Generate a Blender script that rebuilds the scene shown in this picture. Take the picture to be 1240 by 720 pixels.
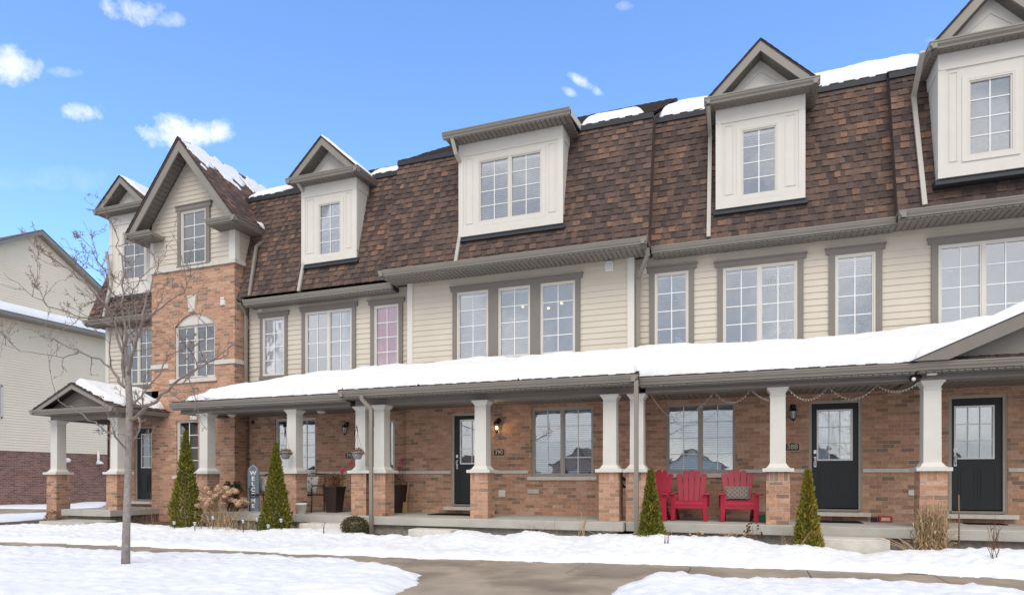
import bpy, math, random
import numpy as np
from mathutils import Vector, noise
R = math.radians
random.seed(7)
for o in list(bpy.data.objects): bpy.data.objects.remove(o)
SC = bpy.context.scene
COL = SC.collection

# ------------------------------------------------------------------ camera
YAW, FPX, CH = R(20.1), 777.0, 0.79
cd = bpy.data.cameras.new('camera'); cam = bpy.data.objects.new('camera', cd); COL.objects.link(cam)
cam.location = (0, 0, CH); cam.rotation_euler = (R(90), 0, YAW)
cd.sensor_width = 36; cd.lens = 36 * FPX / 1240; cd.shift_y = 220 / 1240
cd.clip_start = 0.1; cd.clip_end = 3000
SC.camera = cam
# ------------------------------------------------------------------ sky, sun, exposure
SUN_EL, SUN_AZ = R(50), R(16)          # azimuth measured from straight in front of the facade, towards the right
W = bpy.data.worlds.new('World'); SC.world = W; W.use_nodes = True
nt = W.node_tree; nt.nodes.clear()
def N(t, typ, **kw):
    n = t.nodes.new(typ)
    for k, v in kw.items(): setattr(n, k, v)
    return n
sky = N(nt, 'ShaderNodeTexSky', sky_type='NISHITA', sun_disc=False, sun_elevation=SUN_EL, sun_rotation=R(180 - 16),
        altitude=200, air_density=1.0, dust_density=1.1, ozone_density=1.5)
bg = N(nt, 'ShaderNodeBackground'); bg.inputs[1].default_value = 0.15
wo = N(nt, 'ShaderNodeOutputWorld')
tc = N(nt, 'ShaderNodeTexCoord')
def vmath(t, op, a, b=None):
    n = N(t, 'ShaderNodeVectorMath', operation=op); t.links.new(a, n.inputs[0])
    if b is not None:
        if isinstance(b, (tuple, list)): n.inputs[1].default_value = b
        else: t.links.new(b, n.inputs[1])
    return n
def fmath(t, op, a, b=None, c=None, clamp=False):
    n = N(t, 'ShaderNodeMath', operation=op); n.use_clamp = clamp
    for i, q in enumerate((a, b, c)):
        if q is None: continue
        if isinstance(q, (int, float)): n.inputs[i].default_value = q
        else: t.links.new(q, n.inputs[i])
    return n.outputs[0]
# small cumulus puffs: each is a soft ellipse of sky directions broken up by noise
def skydir(px, py):
    t = (px - 620) / FPX; u = (580 - py) / FPX
    v = Vector((math.cos(YAW) * t - math.sin(YAW), math.sin(YAW) * t + math.cos(YAW), u)); return v.normalized()
nz = N(nt, 'ShaderNodeTexNoise'); nz.inputs['Scale'].default_value = 17; nz.inputs['Detail'].default_value = 9; nz.inputs['Roughness'].default_value = .68; nz.inputs['Distortion'].default_value = .15
nt.links.new(tc.outputs['Generated'], nz.inputs['Vector'])
total = None
for px, py, w, h, k, *rot_ in ((215,160,62,24,1.0),(250,163,30,13,.8),(92,136,34,13,.9),(15,80,30,20,.85),(165,12,36,16,.8),(205,24,22,9,.5),(706,100,42,7,.85,26),(690,112,16,6,.5,26),(755,8,16,7,.4),(80,88,22,7,.35),(1150,50,26,6,.3),(60,215,70,16,.12)):
    d = skydir(px, py)
    ax = Vector((math.cos(YAW), math.sin(YAW), 0)); ay = d.cross(ax).normalized() * -1; ax = ay.cross(d).normalized()
    if rot_:
        ca_, sa_ = math.cos(R(rot_[0])), math.sin(R(rot_[0])); ax, ay = ax * ca_ + ay * sa_, ay * ca_ - ax * sa_
    dx = vmath(nt, 'DOT_PRODUCT', tc.outputs['Generated'], tuple(ax)).outputs['Value']
    dy = vmath(nt, 'DOT_PRODUCT', tc.outputs['Generated'], tuple(ay)).outputs['Value']
    df = vmath(nt, 'DOT_PRODUCT', tc.outputs['Generated'], tuple(d)).outputs['Value']
    sx = 1 / (w / FPX * 0.66); sy = 1 / (h / FPX * 0.66)
    ex = fmath(nt, 'POWER', fmath(nt, 'ABSOLUTE', fmath(nt, 'MULTIPLY', dx, sx)), 2.0)
    ey = fmath(nt, 'POWER', fmath(nt, 'ABSOLUTE', fmath(nt, 'MULTIPLY', dy, sy)), 2.0)
    m = fmath(nt, 'SUBTRACT', 1.0, fmath(nt, 'ADD', ex, ey))
    m = fmath(nt, 'ADD', m, fmath(nt, 'MULTIPLY', fmath(nt, 'SUBTRACT', nz.outputs['Fac'], .5), 7.5))
    m = fmath(nt, 'MULTIPLY', m, .42, clamp=True)
    far = fmath(nt, 'SUBTRACT', 2.2, fmath(nt, 'ADD', ex, ey), clamp=True)
    m = fmath(nt, 'MULTIPLY', m, far)
    m = fmath(nt, 'MULTIPLY', m, fmath(nt, 'GREATER_THAN', df, .5))
    m = fmath(nt, 'MULTIPLY', m, k)
    total = m if total is None else fmath(nt, 'MAXIMUM', total, m)
mx = N(nt, 'ShaderNodeMix', data_type='RGBA')
nt.links.new(total, mx.inputs[0]); nt.links.new(sky.outputs[0], mx.inputs[6]); mx.inputs[7].default_value = (7.5, 7.3, 7.2, 1)
# high thin overcast added unseen behind the viewer for neutral fill, broken by noise
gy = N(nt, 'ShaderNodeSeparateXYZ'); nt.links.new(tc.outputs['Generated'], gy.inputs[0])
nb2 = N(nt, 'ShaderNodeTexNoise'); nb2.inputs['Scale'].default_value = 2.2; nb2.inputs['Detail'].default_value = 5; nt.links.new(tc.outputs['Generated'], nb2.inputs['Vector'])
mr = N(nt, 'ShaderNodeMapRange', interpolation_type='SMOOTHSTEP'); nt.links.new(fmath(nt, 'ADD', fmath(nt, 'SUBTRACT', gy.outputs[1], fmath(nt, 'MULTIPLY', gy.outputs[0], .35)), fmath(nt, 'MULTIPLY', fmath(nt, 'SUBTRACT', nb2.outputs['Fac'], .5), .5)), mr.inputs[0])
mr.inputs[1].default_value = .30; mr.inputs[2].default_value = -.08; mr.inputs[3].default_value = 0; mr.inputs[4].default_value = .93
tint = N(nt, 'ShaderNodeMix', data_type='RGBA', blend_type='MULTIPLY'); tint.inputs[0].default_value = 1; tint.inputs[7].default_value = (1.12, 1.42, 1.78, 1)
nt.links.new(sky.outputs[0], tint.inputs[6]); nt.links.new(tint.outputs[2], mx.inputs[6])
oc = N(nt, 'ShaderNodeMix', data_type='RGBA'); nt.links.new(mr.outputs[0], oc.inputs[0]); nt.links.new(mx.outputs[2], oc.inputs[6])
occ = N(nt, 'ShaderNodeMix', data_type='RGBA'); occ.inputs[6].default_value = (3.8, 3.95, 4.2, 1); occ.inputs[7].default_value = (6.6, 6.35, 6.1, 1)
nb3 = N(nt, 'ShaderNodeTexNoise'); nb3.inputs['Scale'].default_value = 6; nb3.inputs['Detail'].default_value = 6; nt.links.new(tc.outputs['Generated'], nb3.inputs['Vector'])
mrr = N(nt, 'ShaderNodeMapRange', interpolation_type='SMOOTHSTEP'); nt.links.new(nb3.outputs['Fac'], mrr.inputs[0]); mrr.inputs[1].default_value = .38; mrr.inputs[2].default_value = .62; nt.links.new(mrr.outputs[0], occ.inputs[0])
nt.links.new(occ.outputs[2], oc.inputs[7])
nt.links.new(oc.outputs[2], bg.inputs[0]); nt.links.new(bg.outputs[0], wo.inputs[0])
sl = bpy.data.lights.new('sun', 'SUN'); sl.energy = 1.3; sl.angle = R(38); sl.color = (1, .95, .88)
so = bpy.data.objects.new('sun', sl); COL.objects.link(so)
sd = Vector((math.sin(SUN_AZ) * math.cos(SUN_EL), -math.cos(SUN_AZ) * math.cos(SUN_EL), math.sin(SUN_EL)))
so.rotation_euler = sd.to_track_quat('Z', 'Y').to_euler(); so.location = (0, -10, 30)
SC.view_settings.view_transform = 'Standard'; SC.view_settings.look = 'None'
SC.view_settings.exposure = 0.42; SC.view_settings.gamma = 1
SC.render.engine = 'CYCLES'

# ------------------------------------------------------------------ measuring helpers: where a sight line meets a real plane
CY, SY = math.cos(YAW), math.sin(YAW)
def PX(px, Y):
    t = (px - 620) / FPX; return Y * (t * CY - SY) / (CY + t * SY)
def PZ(px, py, Y):
    t = (px - 620) / FPX; return CH + (580 - py) * Y / (CY + t * SY) / FPX
def PG(px, py, z):
    d = FPX * (CH - z) / (py - 580); t = (px - 620) / FPX
    return (d * (t * CY - SY), d * (t * SY + CY))

# ------------------------------------------------------------------ mesh builder
class MB:
    def __init__(s): s.v = []; s.f = []; s.c = []; s.sm = []
    def face(s, pts, c=0.0, sm=False):
        n = len(s.v); s.v += [tuple(p) for p in pts]; s.f.append(tuple(range(n, n + len(pts)))); s.c.append(c); s.sm.append(sm)
    def box(s, x0, x1, y0, y1, z0, z1, c=0.0):
        if x0 > x1: x0, x1 = x1, x0
        if y0 > y1: y0, y1 = y1, y0
        if z0 > z1: z0, z1 = z1, z0
        n = len(s.v)
        s.v += [(x0,y0,z0),(x1,y0,z0),(x1,y1,z0),(x0,y1,z0),(x0,y0,z1),(x1,y0,z1),(x1,y1,z1),(x0,y1,z1)]
        for f in ((0,3,2,1),(4,5,6,7),(0,1,5,4),(1,2,6,5),(2,3,7,6),(3,0,4,7)):
            s.f.append(tuple(n + i for i in f)); s.c.append(c); s.sm.append(False)
        return s
    def hexa(s, p, c=0.0):   # 8 points ordered like box
        n = len(s.v); s.v += [tuple(q) for q in p]
        for f in ((0,3,2,1),(4,5,6,7),(0,1,5,4),(1,2,6,5),(2,3,7,6),(3,0,4,7)):
            s.f.append(tuple(n + i for i in f)); s.c.append(c); s.sm.append(False)
        return s
    def prism(s, poly, a, b, axis='Y', c=0.0):
        # poly: (X,Z) for axis Y ; (Y,Z) for axis X ; (X,Y) for axis Z
        mk = {'Y': lambda p, t: (p[0], t, p[1]), 'X': lambda p, t: (t, p[0], p[1]), 'Z': lambda p, t: (p[0], p[1], t)}[axis]
        n = len(s.v); k = len(poly)
        s.v += [mk(p, a) for p in poly] + [mk(p, b) for p in poly]
        fs = [tuple(range(n, n + k)), tuple(range(n + 2*k - 1, n + k - 1, -1))]
        for i in range(k):
            j = (i + 1) % k; fs.append((n + i, n + k + i, n + k + j, n + j))
        for f in fs: s.f.append(f); s.c.append(c); s.sm.append(False)
        return s
    def bar(s, a, b, w, h=None, up=(0,0,1), c=0.0):   # rectangular bar from a to b
        a = Vector(a); b = Vector(b); h = h or w; d = (b - a).normalized(); u = Vector(up)
        x = d.cross(u)
        if x.length < 1e-4: x = d.cross(Vector((0,1,0)))
        x.normalize(); y = x.cross(d)
        p = []
        for q in (a, b):
            for i, j in ((-1,-1),(1,-1),(1,1),(-1,1)): p.append(q + x * (i * w / 2) + y * (j * h / 2))
        return s.hexa(p, c)
    def tube(s, pts, rad, n=8, cap=True, c=0.0, sm=True):
        pts = [Vector(p) for p in pts]; k = len(pts)
        if isinstance(rad, (int, float)): rad = [rad] * k
        base = len(s.v); prev = None
        for i, p in enumerate(pts):
            d = (pts[min(i + 1, k - 1)] - pts[max(i - 1, 0)]).normalized()
            if prev is None:
                x = d.cross(Vector((0, 0, 1)))
                if x.length < .05: x = d.cross(Vector((0, 1, 0)))
            else: x = prev - d * prev.dot(d)
            x.normalize(); prev = x; y = d.cross(x)
            for j in range(n):
                a = 2 * math.pi * j / n; s.v.append(tuple(p + (x * math.cos(a) + y * math.sin(a)) * rad[i]))
        for i in range(k - 1):
            for j in range(n):
                j2 = (j + 1) % n
                s.f.append((base+i*n+j, base+i*n+j2, base+(i+1)*n+j2, base+(i+1)*n+j)); s.c.append(c); s.sm.append(sm)
        if cap:
            s.f.append(tuple(base + j for j in range(n))[::-1]); s.c.append(c); s.sm.append(False)
            s.f.append(tuple(base + (k-1)*n + j for j in range(n))); s.c.append(c); s.sm.append(False)
        return s
    def lathe(s, prof, cx=0, cy=0, n=16, c=0.0, sm=True, ph=0.0):
        base = len(s.v)
        for r, z in prof:
            for j in range(n):
                a = 2 * math.pi * j / n + ph; s.v.append((cx + r * math.cos(a), cy + r * math.sin(a), z))
        for i in range(len(prof) - 1):
            for j in range(n):
                j2 = (j + 1) % n
                s.f.append((base+i*n+j, base+i*n+j2, base+(i+1)*n+j2, base+(i+1)*n+j)); s.c.append(c); s.sm.append(sm)
        s.f.append(tuple(base + j for j in range(n))[::-1]); s.c.append(c); s.sm.append(False)
        s.f.append(tuple(base + (len(prof)-1)*n + j for j in range(n))); s.c.append(c); s.sm.append(False)
        return s
    def blob(s, ctr, rx, ry, rz, n=10, m=7, amp=.0, c=0.0, seed=0):
        base = len(s.v)
        for i in range(m + 1):
            th = math.pi * i / m
            for j in range(n):
                a = 2 * math.pi * j / n
                q = Vector((math.sin(th)*math.cos(a), math.sin(th)*math.sin(a), math.cos(th)))
                k = 1 + amp * noise.noise(q * 2.1 + Vector((seed*3.7, seed, 0)))
                s.v.append((ctr[0]+rx*q.x*k, ctr[1]+ry*q.y*k, ctr[2]+rz*q.z*k))
        for i in range(m):
            for j in range(n):
                j2 = (j + 1) % n
                s.f.append((base+i*n+j, base+(i+1)*n+j, base+(i+1)*n+j2, base+i*n+j2)); s.c.append(c); s.sm.append(True)
        return s
    def build(s, name, mat, parent=None, label=None, bevel=0):
        off = Vector(OFF.get(parent.name, (0,0,0))) if parent else Vector((0,0,0))
        me = bpy.data.meshes.new(name)
        me.from_pydata([tuple(Vector(v) - off) for v in s.v], [], s.f)
        at = me.attributes.new('rnd', 'FLOAT', 'FACE'); at.data.foreach_set('value', s.c)
        me.polygons.foreach_set('use_smooth', s.sm)
        me.materials.append(mat); me.update()
        o = bpy.data.objects.new(name, me); COL.objects.link(o)
        if parent: o.parent = parent; OFF[o.name] = off
        if label: o['label'] = label
        if bevel:
            b = o.modifiers.new('bevel', 'BEVEL'); b.width = bevel; b.segments = 2; b.limit_method = 'ANGLE'
        return o
OFF = {}
def tag(o, label, cat, group=None, kind=None):
    o['label'] = label; o['category'] = cat
    if group: o['group'] = group
    if kind: o['kind'] = kind
    return o
def thing(name, loc, label, cat, group=None, rz=0, world=False):
    """Empty at a thing's base. world=True: its parts are given in world coordinates."""
    o = bpy.data.objects.new(name, None); COL.objects.link(o); o.location = loc; o.rotation_euler = (0, 0, rz)
    o.empty_display_size = .2
    if world: OFF[o.name] = tuple(loc)
    tag(o, label, cat, group); return o
def struct(o, label=None):
    o['kind'] = 'structure'
    if label: o['label'] = label
    return o
def copy_tree(o, parent=None):
    c = o.copy(); COL.objects.link(c)
    if parent: c.parent = parent
    for ch in [q for q in bpy.data.objects if q.parent == o]: copy_tree(ch, c)
    return c

# ------------------------------------------------------------------ materials
def mat(name, rgb, rough=.7, spec=.3, var=.0, vscale=3.0, bump=0.0, bscale=40.0, metal=0.0, attr=None, stops=None, bdist=.01, vdetail=5, rgb2=None, wave=None):
    m = bpy.data.materials.new(name); m.use_nodes = True; t = m.node_tree; b = t.nodes['Principled BSDF']
    b.inputs['Roughness'].default_value = rough; b.inputs['Specular IOR Level'].default_value = spec; b.inputs['Metallic'].default_value = metal
    b.inputs['Base Color'].default_value = (*rgb, 1)
    co = N(t, 'ShaderNodeTexCoord').outputs['Object']
    col = None
    if stops:
        if attr:
            a = N(t, 'ShaderNodeAttribute', attribute_name='rnd'); fac = a.outputs['Fac']
        else:
            n_ = N(t, 'ShaderNodeTexNoise'); n_.inputs['Scale'].default_value = vscale; n_.inputs['Detail'].default_value = vdetail; t.links.new(co, n_.inputs['Vector']); fac = n_.outputs['Fac']
        cr = N(t, 'ShaderNodeValToRGB'); t.links.new(fac, cr.inputs[0])
        while len(cr.color_ramp.elements) < len(stops): cr.color_ramp.elements.new(.5)
        for e, (p, cc) in zip(cr.color_ramp.elements, stops): e.position = p; e.color = (*cc, 1)
        col = cr.outputs[0]
    if var:
        n_ = N(t, 'ShaderNodeTexNoise'); n_.inputs['Scale'].default_value = vscale; n_.inputs['Detail'].default_value = vdetail; n_.inputs['Roughness'].default_value = .6
        t.links.new(co, n_.inputs['Vector'])
        mp = N(t, 'ShaderNodeMapRange'); t.links.new(n_.outputs['Fac'], mp.inputs[0]); mp.inputs[1].default_value = .25; mp.inputs[2].default_value = .75
        mp.inputs[3].default_value = 1 - var; mp.inputs[4].default_value = 1 + var
        x = N(t, 'ShaderNodeMix', data_type='RGBA', blend_type='MULTIPLY'); x.inputs[0].default_value = 1
        if col: t.links.new(col, x.inputs[6])
        else: x.inputs[6].default_value = (*rgb, 1)
        t.links.new(mp.outputs[0], x.inputs[7]); col = x.outputs[2]
    if col: t.links.new(col, b.inputs['Base Color'])
    if bump:
        n_ = N(t, 'ShaderNodeTexNoise'); n_.inputs['Scale'].default_value = bscale; n_.inputs['Detail'].default_value = 4; t.links.new(co, n_.inputs['Vector'])
        bp = N(t, 'ShaderNodeBump'); bp.inputs['Strength'].default_value = bump; bp.inputs['Distance'].default_value = bdist
        t.links.new(n_.outputs['Fac'], bp.inputs['Height']); t.links.new(bp.outputs[0], b.inputs['Normal'])
    return m
def brick_mat(name, stops, mortar, bw=.215, bh=.0765, ms=.006, soldier=False, stain=.16):
    m = bpy.data.materials.new(name); m.use_nodes = True; t = m.node_tree; b = t.nodes['Principled BSDF']
    b.inputs['Roughness'].default_value = .9; b.inputs['Specular IOR Level'].default_value = .15
    co = N(t, 'ShaderNodeNewGeometry').outputs['Position']
    sp = N(t, 'ShaderNodeSeparateXYZ'); t.links.new(co, sp.inputs[0])
    u = fmath(t, 'ADD', sp.outputs[0], sp.outputs[1])
    cb = N(t, 'ShaderNodeCombineXYZ')
    if soldier: t.links.new(sp.outputs[2], cb.inputs[0]); t.links.new(u, cb.inputs[1])
    else: t.links.new(u, cb.inputs[0]); t.links.new(sp.outputs[2], cb.inputs[1])
    br = N(t, 'ShaderNodeTexBrick'); t.links.new(cb.outputs[0], br.inputs['Vector'])
    br.inputs['Color1'].default_value = (0,0,0,1); br.inputs['Color2'].default_value = (1,1,1,1); br.inputs['Mortar'].default_value = (0,0,0,1)
    br.inputs['Scale'].default_value = 1; br.inputs['Mortar Size'].default_value = ms; br.inputs['Mortar Smooth'].default_value = .25
    br.inputs['Brick Width'].default_value = bw; br.inputs['Row Height'].default_value = bh; br.offset = 0 if soldier else .5
    cr = N(t, 'ShaderNodeValToRGB'); t.links.new(br.outputs['Color'], cr.inputs[0])
    while len(cr.color_ramp.elements) < len(stops): cr.color_ramp.elements.new(.5)
    for e, (p, cc) in zip(cr.color_ramp.elements, stops): e.position = p; e.color = (*cc, 1)
    nz = N(t, 'ShaderNodeTexNoise'); nz.inputs['Scale'].default_value = 25; nz.inputs['Detail'].default_value = 6; t.links.new(co, nz.inputs['Vector'])
    nz2 = N(t, 'ShaderNodeTexNoise'); nz2.inputs['Scale'].default_value = 1.1; nz2.inputs['Detail'].default_value = 3; t.links.new(co, nz2.inputs['Vector'])
    k = fmath(t, 'ADD', fmath(t, 'MULTIPLY', fmath(t, 'SUBTRACT', nz.outputs['Fac'], .5), .7), fmath(t, 'MULTIPLY', fmath(t, 'SUBTRACT', nz2.outputs['Fac'], .5), stain * 2))
    k = fmath(t, 'ADD', k, 1.0)
    x = N(t, 'ShaderNodeMix', data_type='RGBA'); t.links.new(br.outputs['Fac'], x.inputs[0]); t.links.new(cr.outputs[0], x.inputs[6]); x.inputs[7].default_value = (*mortar, 1)
    y = N(t, 'ShaderNodeMix', data_type='RGBA', blend_type='MULTIPLY'); y.inputs[0].default_value = 1; t.links.new(x.outputs[2], y.inputs[6]); t.links.new(k, y.inputs[7])
    t.links.new(y.outputs[2], b.inputs['Base Color'])
    h = fmath(t, 'ADD', fmath(t, 'SUBTRACT', 1.0, br.outputs['Fac']), fmath(t, 'MULTIPLY', nz.outputs['Fac'], .35))
    bp = N(t, 'ShaderNodeBump'); bp.inputs['Strength'].default_value = .7; bp.inputs['Distance'].default_value = .008
    t.links.new(h, bp.inputs['Height']); t.links.new(bp.outputs[0], b.inputs['Normal'])
    return m
BR = [(0.0, (.24,.165,.12)), (.07, (.30,.19,.13)), (.18, (.40,.225,.145)), (.55, (.475,.258,.165)), (.8, (.525,.295,.193)), (1.0, (.57,.35,.245))]
M = dict(
 brick=brick_mat('brick', BR, (.48,.39,.32)),
 brick_soldier=brick_mat('brick_soldier', BR, (.48,.39,.32), soldier=True, bw=.19),
 brick_dark=brick_mat('brick_plum', [(0,(.15,.085,.07)),(.4,(.23,.115,.09)),(1,(.30,.155,.12))], (.36,.28,.24), bw=.24, bh=.085, ms=.008),
 siding=mat('cream_siding', (.62,.555,.46), .6, .3, var=.05, vscale=1.2, bump=.1, bscale=60, bdist=.002),
 siding_far=mat('pale_siding', (.82,.73,.58), .65, .3, var=.04, vscale=.8),
 taupe=mat('taupe_trim', (.215,.19,.165), .55, .35, var=.06, vscale=4),
 gutter=mat('taupe_metal', (.25,.225,.19), .4, .5, var=.07, vscale=2),
 soffit=mat('taupe_soffit', (.20,.18,.155), .6, .3, var=.05, vscale=3),
 sand=mat('sand_metal', (.42,.38,.32), .5, .4, var=.05),
 lightpipe=mat('clay_metal', (.46,.43,.375), .45, .4, var=.05),
 panel=mat('off_white_board', (.70,.665,.60), .6, .3, var=.035, vscale=3, bump=.06, bscale=30, bdist=.002),
 pillar=mat('pale_grey_paint', (.66,.635,.58), .55, .3, var=.05, vscale=4, bump=.06, bscale=25, bdist=.003),
 vinyl=mat('almond_vinyl', (.66,.62,.56), .45, .4, var=.02),
 muntin=mat('white_muntin', (.85,.85,.83), .5, .3),
 stone=mat('precast_stone', (.62,.585,.52), .85, .2, var=.12, vscale=9, bump=.3, bscale=60, bdist=.004),
 slab=mat('porch_concrete', (.45,.43,.385), .85, .2, var=.14, vscale=2.5, bump=.3, bscale=70, bdist=.004, vdetail=8),
 found=mat('foundation_block', (.28,.255,.22), .95, .1, var=.35, vscale=9, bump=.8, bscale=14, bdist=.03),
 walk=mat('sidewalk_concrete', (.36,.29,.22), .8, .25, var=.30, vscale=1.1, bump=.3, bscale=90, bdist=.003, vdetail=9),
 joint=mat('joint_dark', (.09,.075,.06), .95, .1),
 asphalt=mat('asphalt', (.055,.053,.05), .85, .2, var=.15, vscale=6, bump=.4, bscale=120, bdist=.005),
 soil=mat('winter_soil', (.12,.09,.065), .95, .1, var=.4, vscale=9, bump=.8, bscale=25, bdist=.03),
 shingle=mat('brown_shingle', (.1,.07,.06), .9, .15, attr=True, var=.3, vscale=26, bump=.5, bscale=160, bdist=.004, vdetail=3,
    stops=[(0,(.080,.059,.054)),(.25,(.106,.075,.066)),(.5,(.128,.088,.074)),(.75,(.155,.101,.080)),(.92,(.19,.118,.086)),(1,(.235,.14,.098))]),
 shingle_top=mat('weathered_shingle', (.1,.07,.06), .9, .15, attr=True, var=.35, vscale=22, bump=.5, bscale=160, bdist=.004, vdetail=3,
    stops=[(0,(.10,.082,.075)),(.5,(.15,.12,.105)),(1,(.20,.155,.13))]),
 flash=mat('dark_flashing', (.028,.03,.036), .55, .4, var=.1),
 door=mat('black_door_paint', (.016,.019,.021), .42, .4, var=.08),
 black=mat('black_metal', (.012,.012,.013), .4, .5),
 steel=mat('brushed_steel', (.62,.62,.62), .25, .5, metal=.9),
 white=mat('white_plastic', (.78,.78,.76), .5, .35),
 red=mat('crimson_resin', (.40,.016,.045), .42, .4, var=.12, vscale=6, bump=.1, bscale=80, bdist=.002),
 blind=mat('blind_slat', (.88,.89,.89), .6, .3),
 curtain=mat('white_curtain', (.80,.80,.80), .9, .1, var=.15, vscale=7),
 pinkcurtain=mat('rose_curtain', (1,.17,.20), .9, .1, var=.1, vscale=5),
 darkroom=mat('room_wall', (.50,.52,.54), .9, .1, var=.3, vscale=1.5),
 leafgreen=mat('house_leaves', (.06,.13,.03), .7, .2, var=.4, vscale=20),
 bark=mat('grey_bark', (.30,.265,.24), .9, .1, var=.35, vscale=16, bump=.7, bscale=60, bdist=.008),
 twig=mat('thin_twig_bark', (.27,.215,.185), .9, .1, var=.25, vscale=10),
 cedar=mat('cedar_foliage', (.06,.09,.02), .75, .15, attr=True, stops=[(0,(.05,.06,.013)),(.4,(.14,.145,.022)),(.75,(.25,.225,.035)),(1,(.36,.26,.05))]),
 spruce=mat('green_foliage', (.03,.06,.02), .8, .15, attr=True, stops=[(0,(.012,.022,.010)),(.5,(.035,.055,.02)),(1,(.09,.10,.045))]),
 box=mat('boxwood_foliage', (.06,.08,.02), .8, .15, attr=True, stops=[(0,(.03,.035,.012)),(.5,(.085,.085,.03)),(1,(.17,.14,.06))]),
 straw=mat('dry_straw', (.40,.30,.17), .9, .1, attr=True, stops=[(0,(.22,.13,.07)),(.5,(.42,.30,.17)),(1,(.60,.47,.30))]),
 hyd=mat('dry_hydrangea', (.42,.26,.15), .9, .1, attr=True, stops=[(0,(.38,.22,.14)),(.5,(.60,.39,.26)),(1,(.78,.57,.41))]),
 deadleaf=mat('brown_dead_leaves', (.15,.08,.04), .9, .1, attr=True, stops=[(0,(.07,.035,.02)),(.6,(.2,.11,.06)),(1,(.35,.22,.13))]),
 planter=mat('espresso_planter', (.04,.024,.02), .5, .35, var=.2, vscale=8),
 signboard=mat('blue_grey_board', (.17,.20,.24), .7, .2, var=.15, vscale=12),
 plaque=mat('plaque_black', (.03,.022,.018), .5, .4), gold=mat('plaque_gold', (.50,.36,.18), .45, .4), bone=mat('plaque_numerals', (.70,.62,.50), .6, .3),
 pinkflower=mat('magenta_petals', (.38,.05,.12), .7, .2, var=.3, vscale=30),
 greypot=mat('lilac_grey_pot', (.33,.30,.33), .6, .3, var=.08), rubber=mat('rubber_mat', (.02,.02,.02), .95, .1, bump=.5, bscale=200),
 green=mat('teal_plastic', (.03,.16,.12), .5, .4), redbox=mat('red_carton', (.35,.05,.035), .6, .3, var=.3, vscale=30),
 wood=mat('raw_wood', (.36,.23,.12), .8, .2, var=.2, vscale=14), patina=mat('cord_white', (.70,.70,.66), .6, .3),
)
def snow_mat():
    m = mat('snow', (.81,.815,.825), .75, .25, var=.03, vscale=1.8, bump=0)
    t = m.node_tree; b = t.nodes['Principled BSDF']; co = N(t, 'ShaderNodeTexCoord').outputs['Object']
    n1 = N(t, 'ShaderNodeTexNoise'); n1.inputs['Scale'].default_value = 7; n1.inputs['Detail'].default_value = 9; n1.inputs['Roughness'].default_value = .65
    t.links.new(co, n1.inputs['Vector'])
    bp = N(t, 'ShaderNodeBump'); bp.inputs['Strength'].default_value = .3; bp.inputs['Distance'].default_value = .05
    t.links.new(n1.outputs['Fac'], bp.inputs['Height']); t.links.new(bp.outputs[0], b.inputs['Normal'])
    n2 = N(t, 'ShaderNodeTexNoise'); n2.inputs['Scale'].default_value = 38; n2.inputs['Detail'].default_value = 5; t.links.new(co, n2.inputs['Vector'])
    n3 = N(t, 'ShaderNodeTexNoise'); n3.inputs['Scale'].default_value = 1.3; n3.inputs['Detail'].default_value = 4; t.links.new(co, n3.inputs['Vector'])
    g = fmath(t, 'ADD', n2.outputs['Fac'], fmath(t, 'MULTIPLY', fmath(t, 'SUBTRACT', n3.outputs['Fac'], .5), .55))
    mp = N(t, 'ShaderNodeMapRange'); t.links.new(g, mp.inputs[0]); mp.inputs[1].default_value = .62; mp.inputs[2].default_value = .82; mp.inputs[3].default_value = 0; mp.inputs[4].default_value = .4
    mm = N(t, 'ShaderNodeMix', data_type='RGBA'); t.links.new(mp.outputs[0], mm.inputs[0]); src = b.inputs['Base Color'].links[0].from_socket; t.links.new(src, mm.inputs[6]); mm.inputs[7].default_value = (.50,.43,.36,1); t.links.new(mm.outputs[2], b.inputs['Base Color'])
    return m
M['snow'] = snow_mat()
def wet(m):
    t = m.node_tree; b = t.nodes['Principled BSDF']; co = N(t, 'ShaderNodeTexCoord').outputs['Object']; n = N(t, 'ShaderNodeTexNoise'); n.inputs['Scale'].default_value = .9; n.inputs['Detail'].default_value = 5
    t.links.new(co, n.inputs['Vector']); mp = N(t, 'ShaderNodeMapRange', interpolation_type='SMOOTHSTEP'); t.links.new(n.outputs['Fac'], mp.inputs[0]); mp.inputs[1].default_value = .45; mp.inputs[2].default_value = .60; mp.inputs[3].default_value = 0; mp.inputs[4].default_value = 1
    r = fmath(t, 'SUBTRACT', .85, fmath(t, 'MULTIPLY', mp.outputs[0], .45)); t.links.new(r, b.inputs['Roughness'])
    x = N(t, 'ShaderNodeMix', data_type='RGBA', blend_type='MULTIPLY'); t.links.new(mp.outputs[0], x.inputs[0]); src = b.inputs['Base Color'].links[0].from_socket; t.links.new(src, x.inputs[6]); x.inputs[7].default_value = (.72,.70,.68,1); t.links.new(x.outputs[2], b.inputs['Base Color'])
wet(M['walk'])
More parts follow.
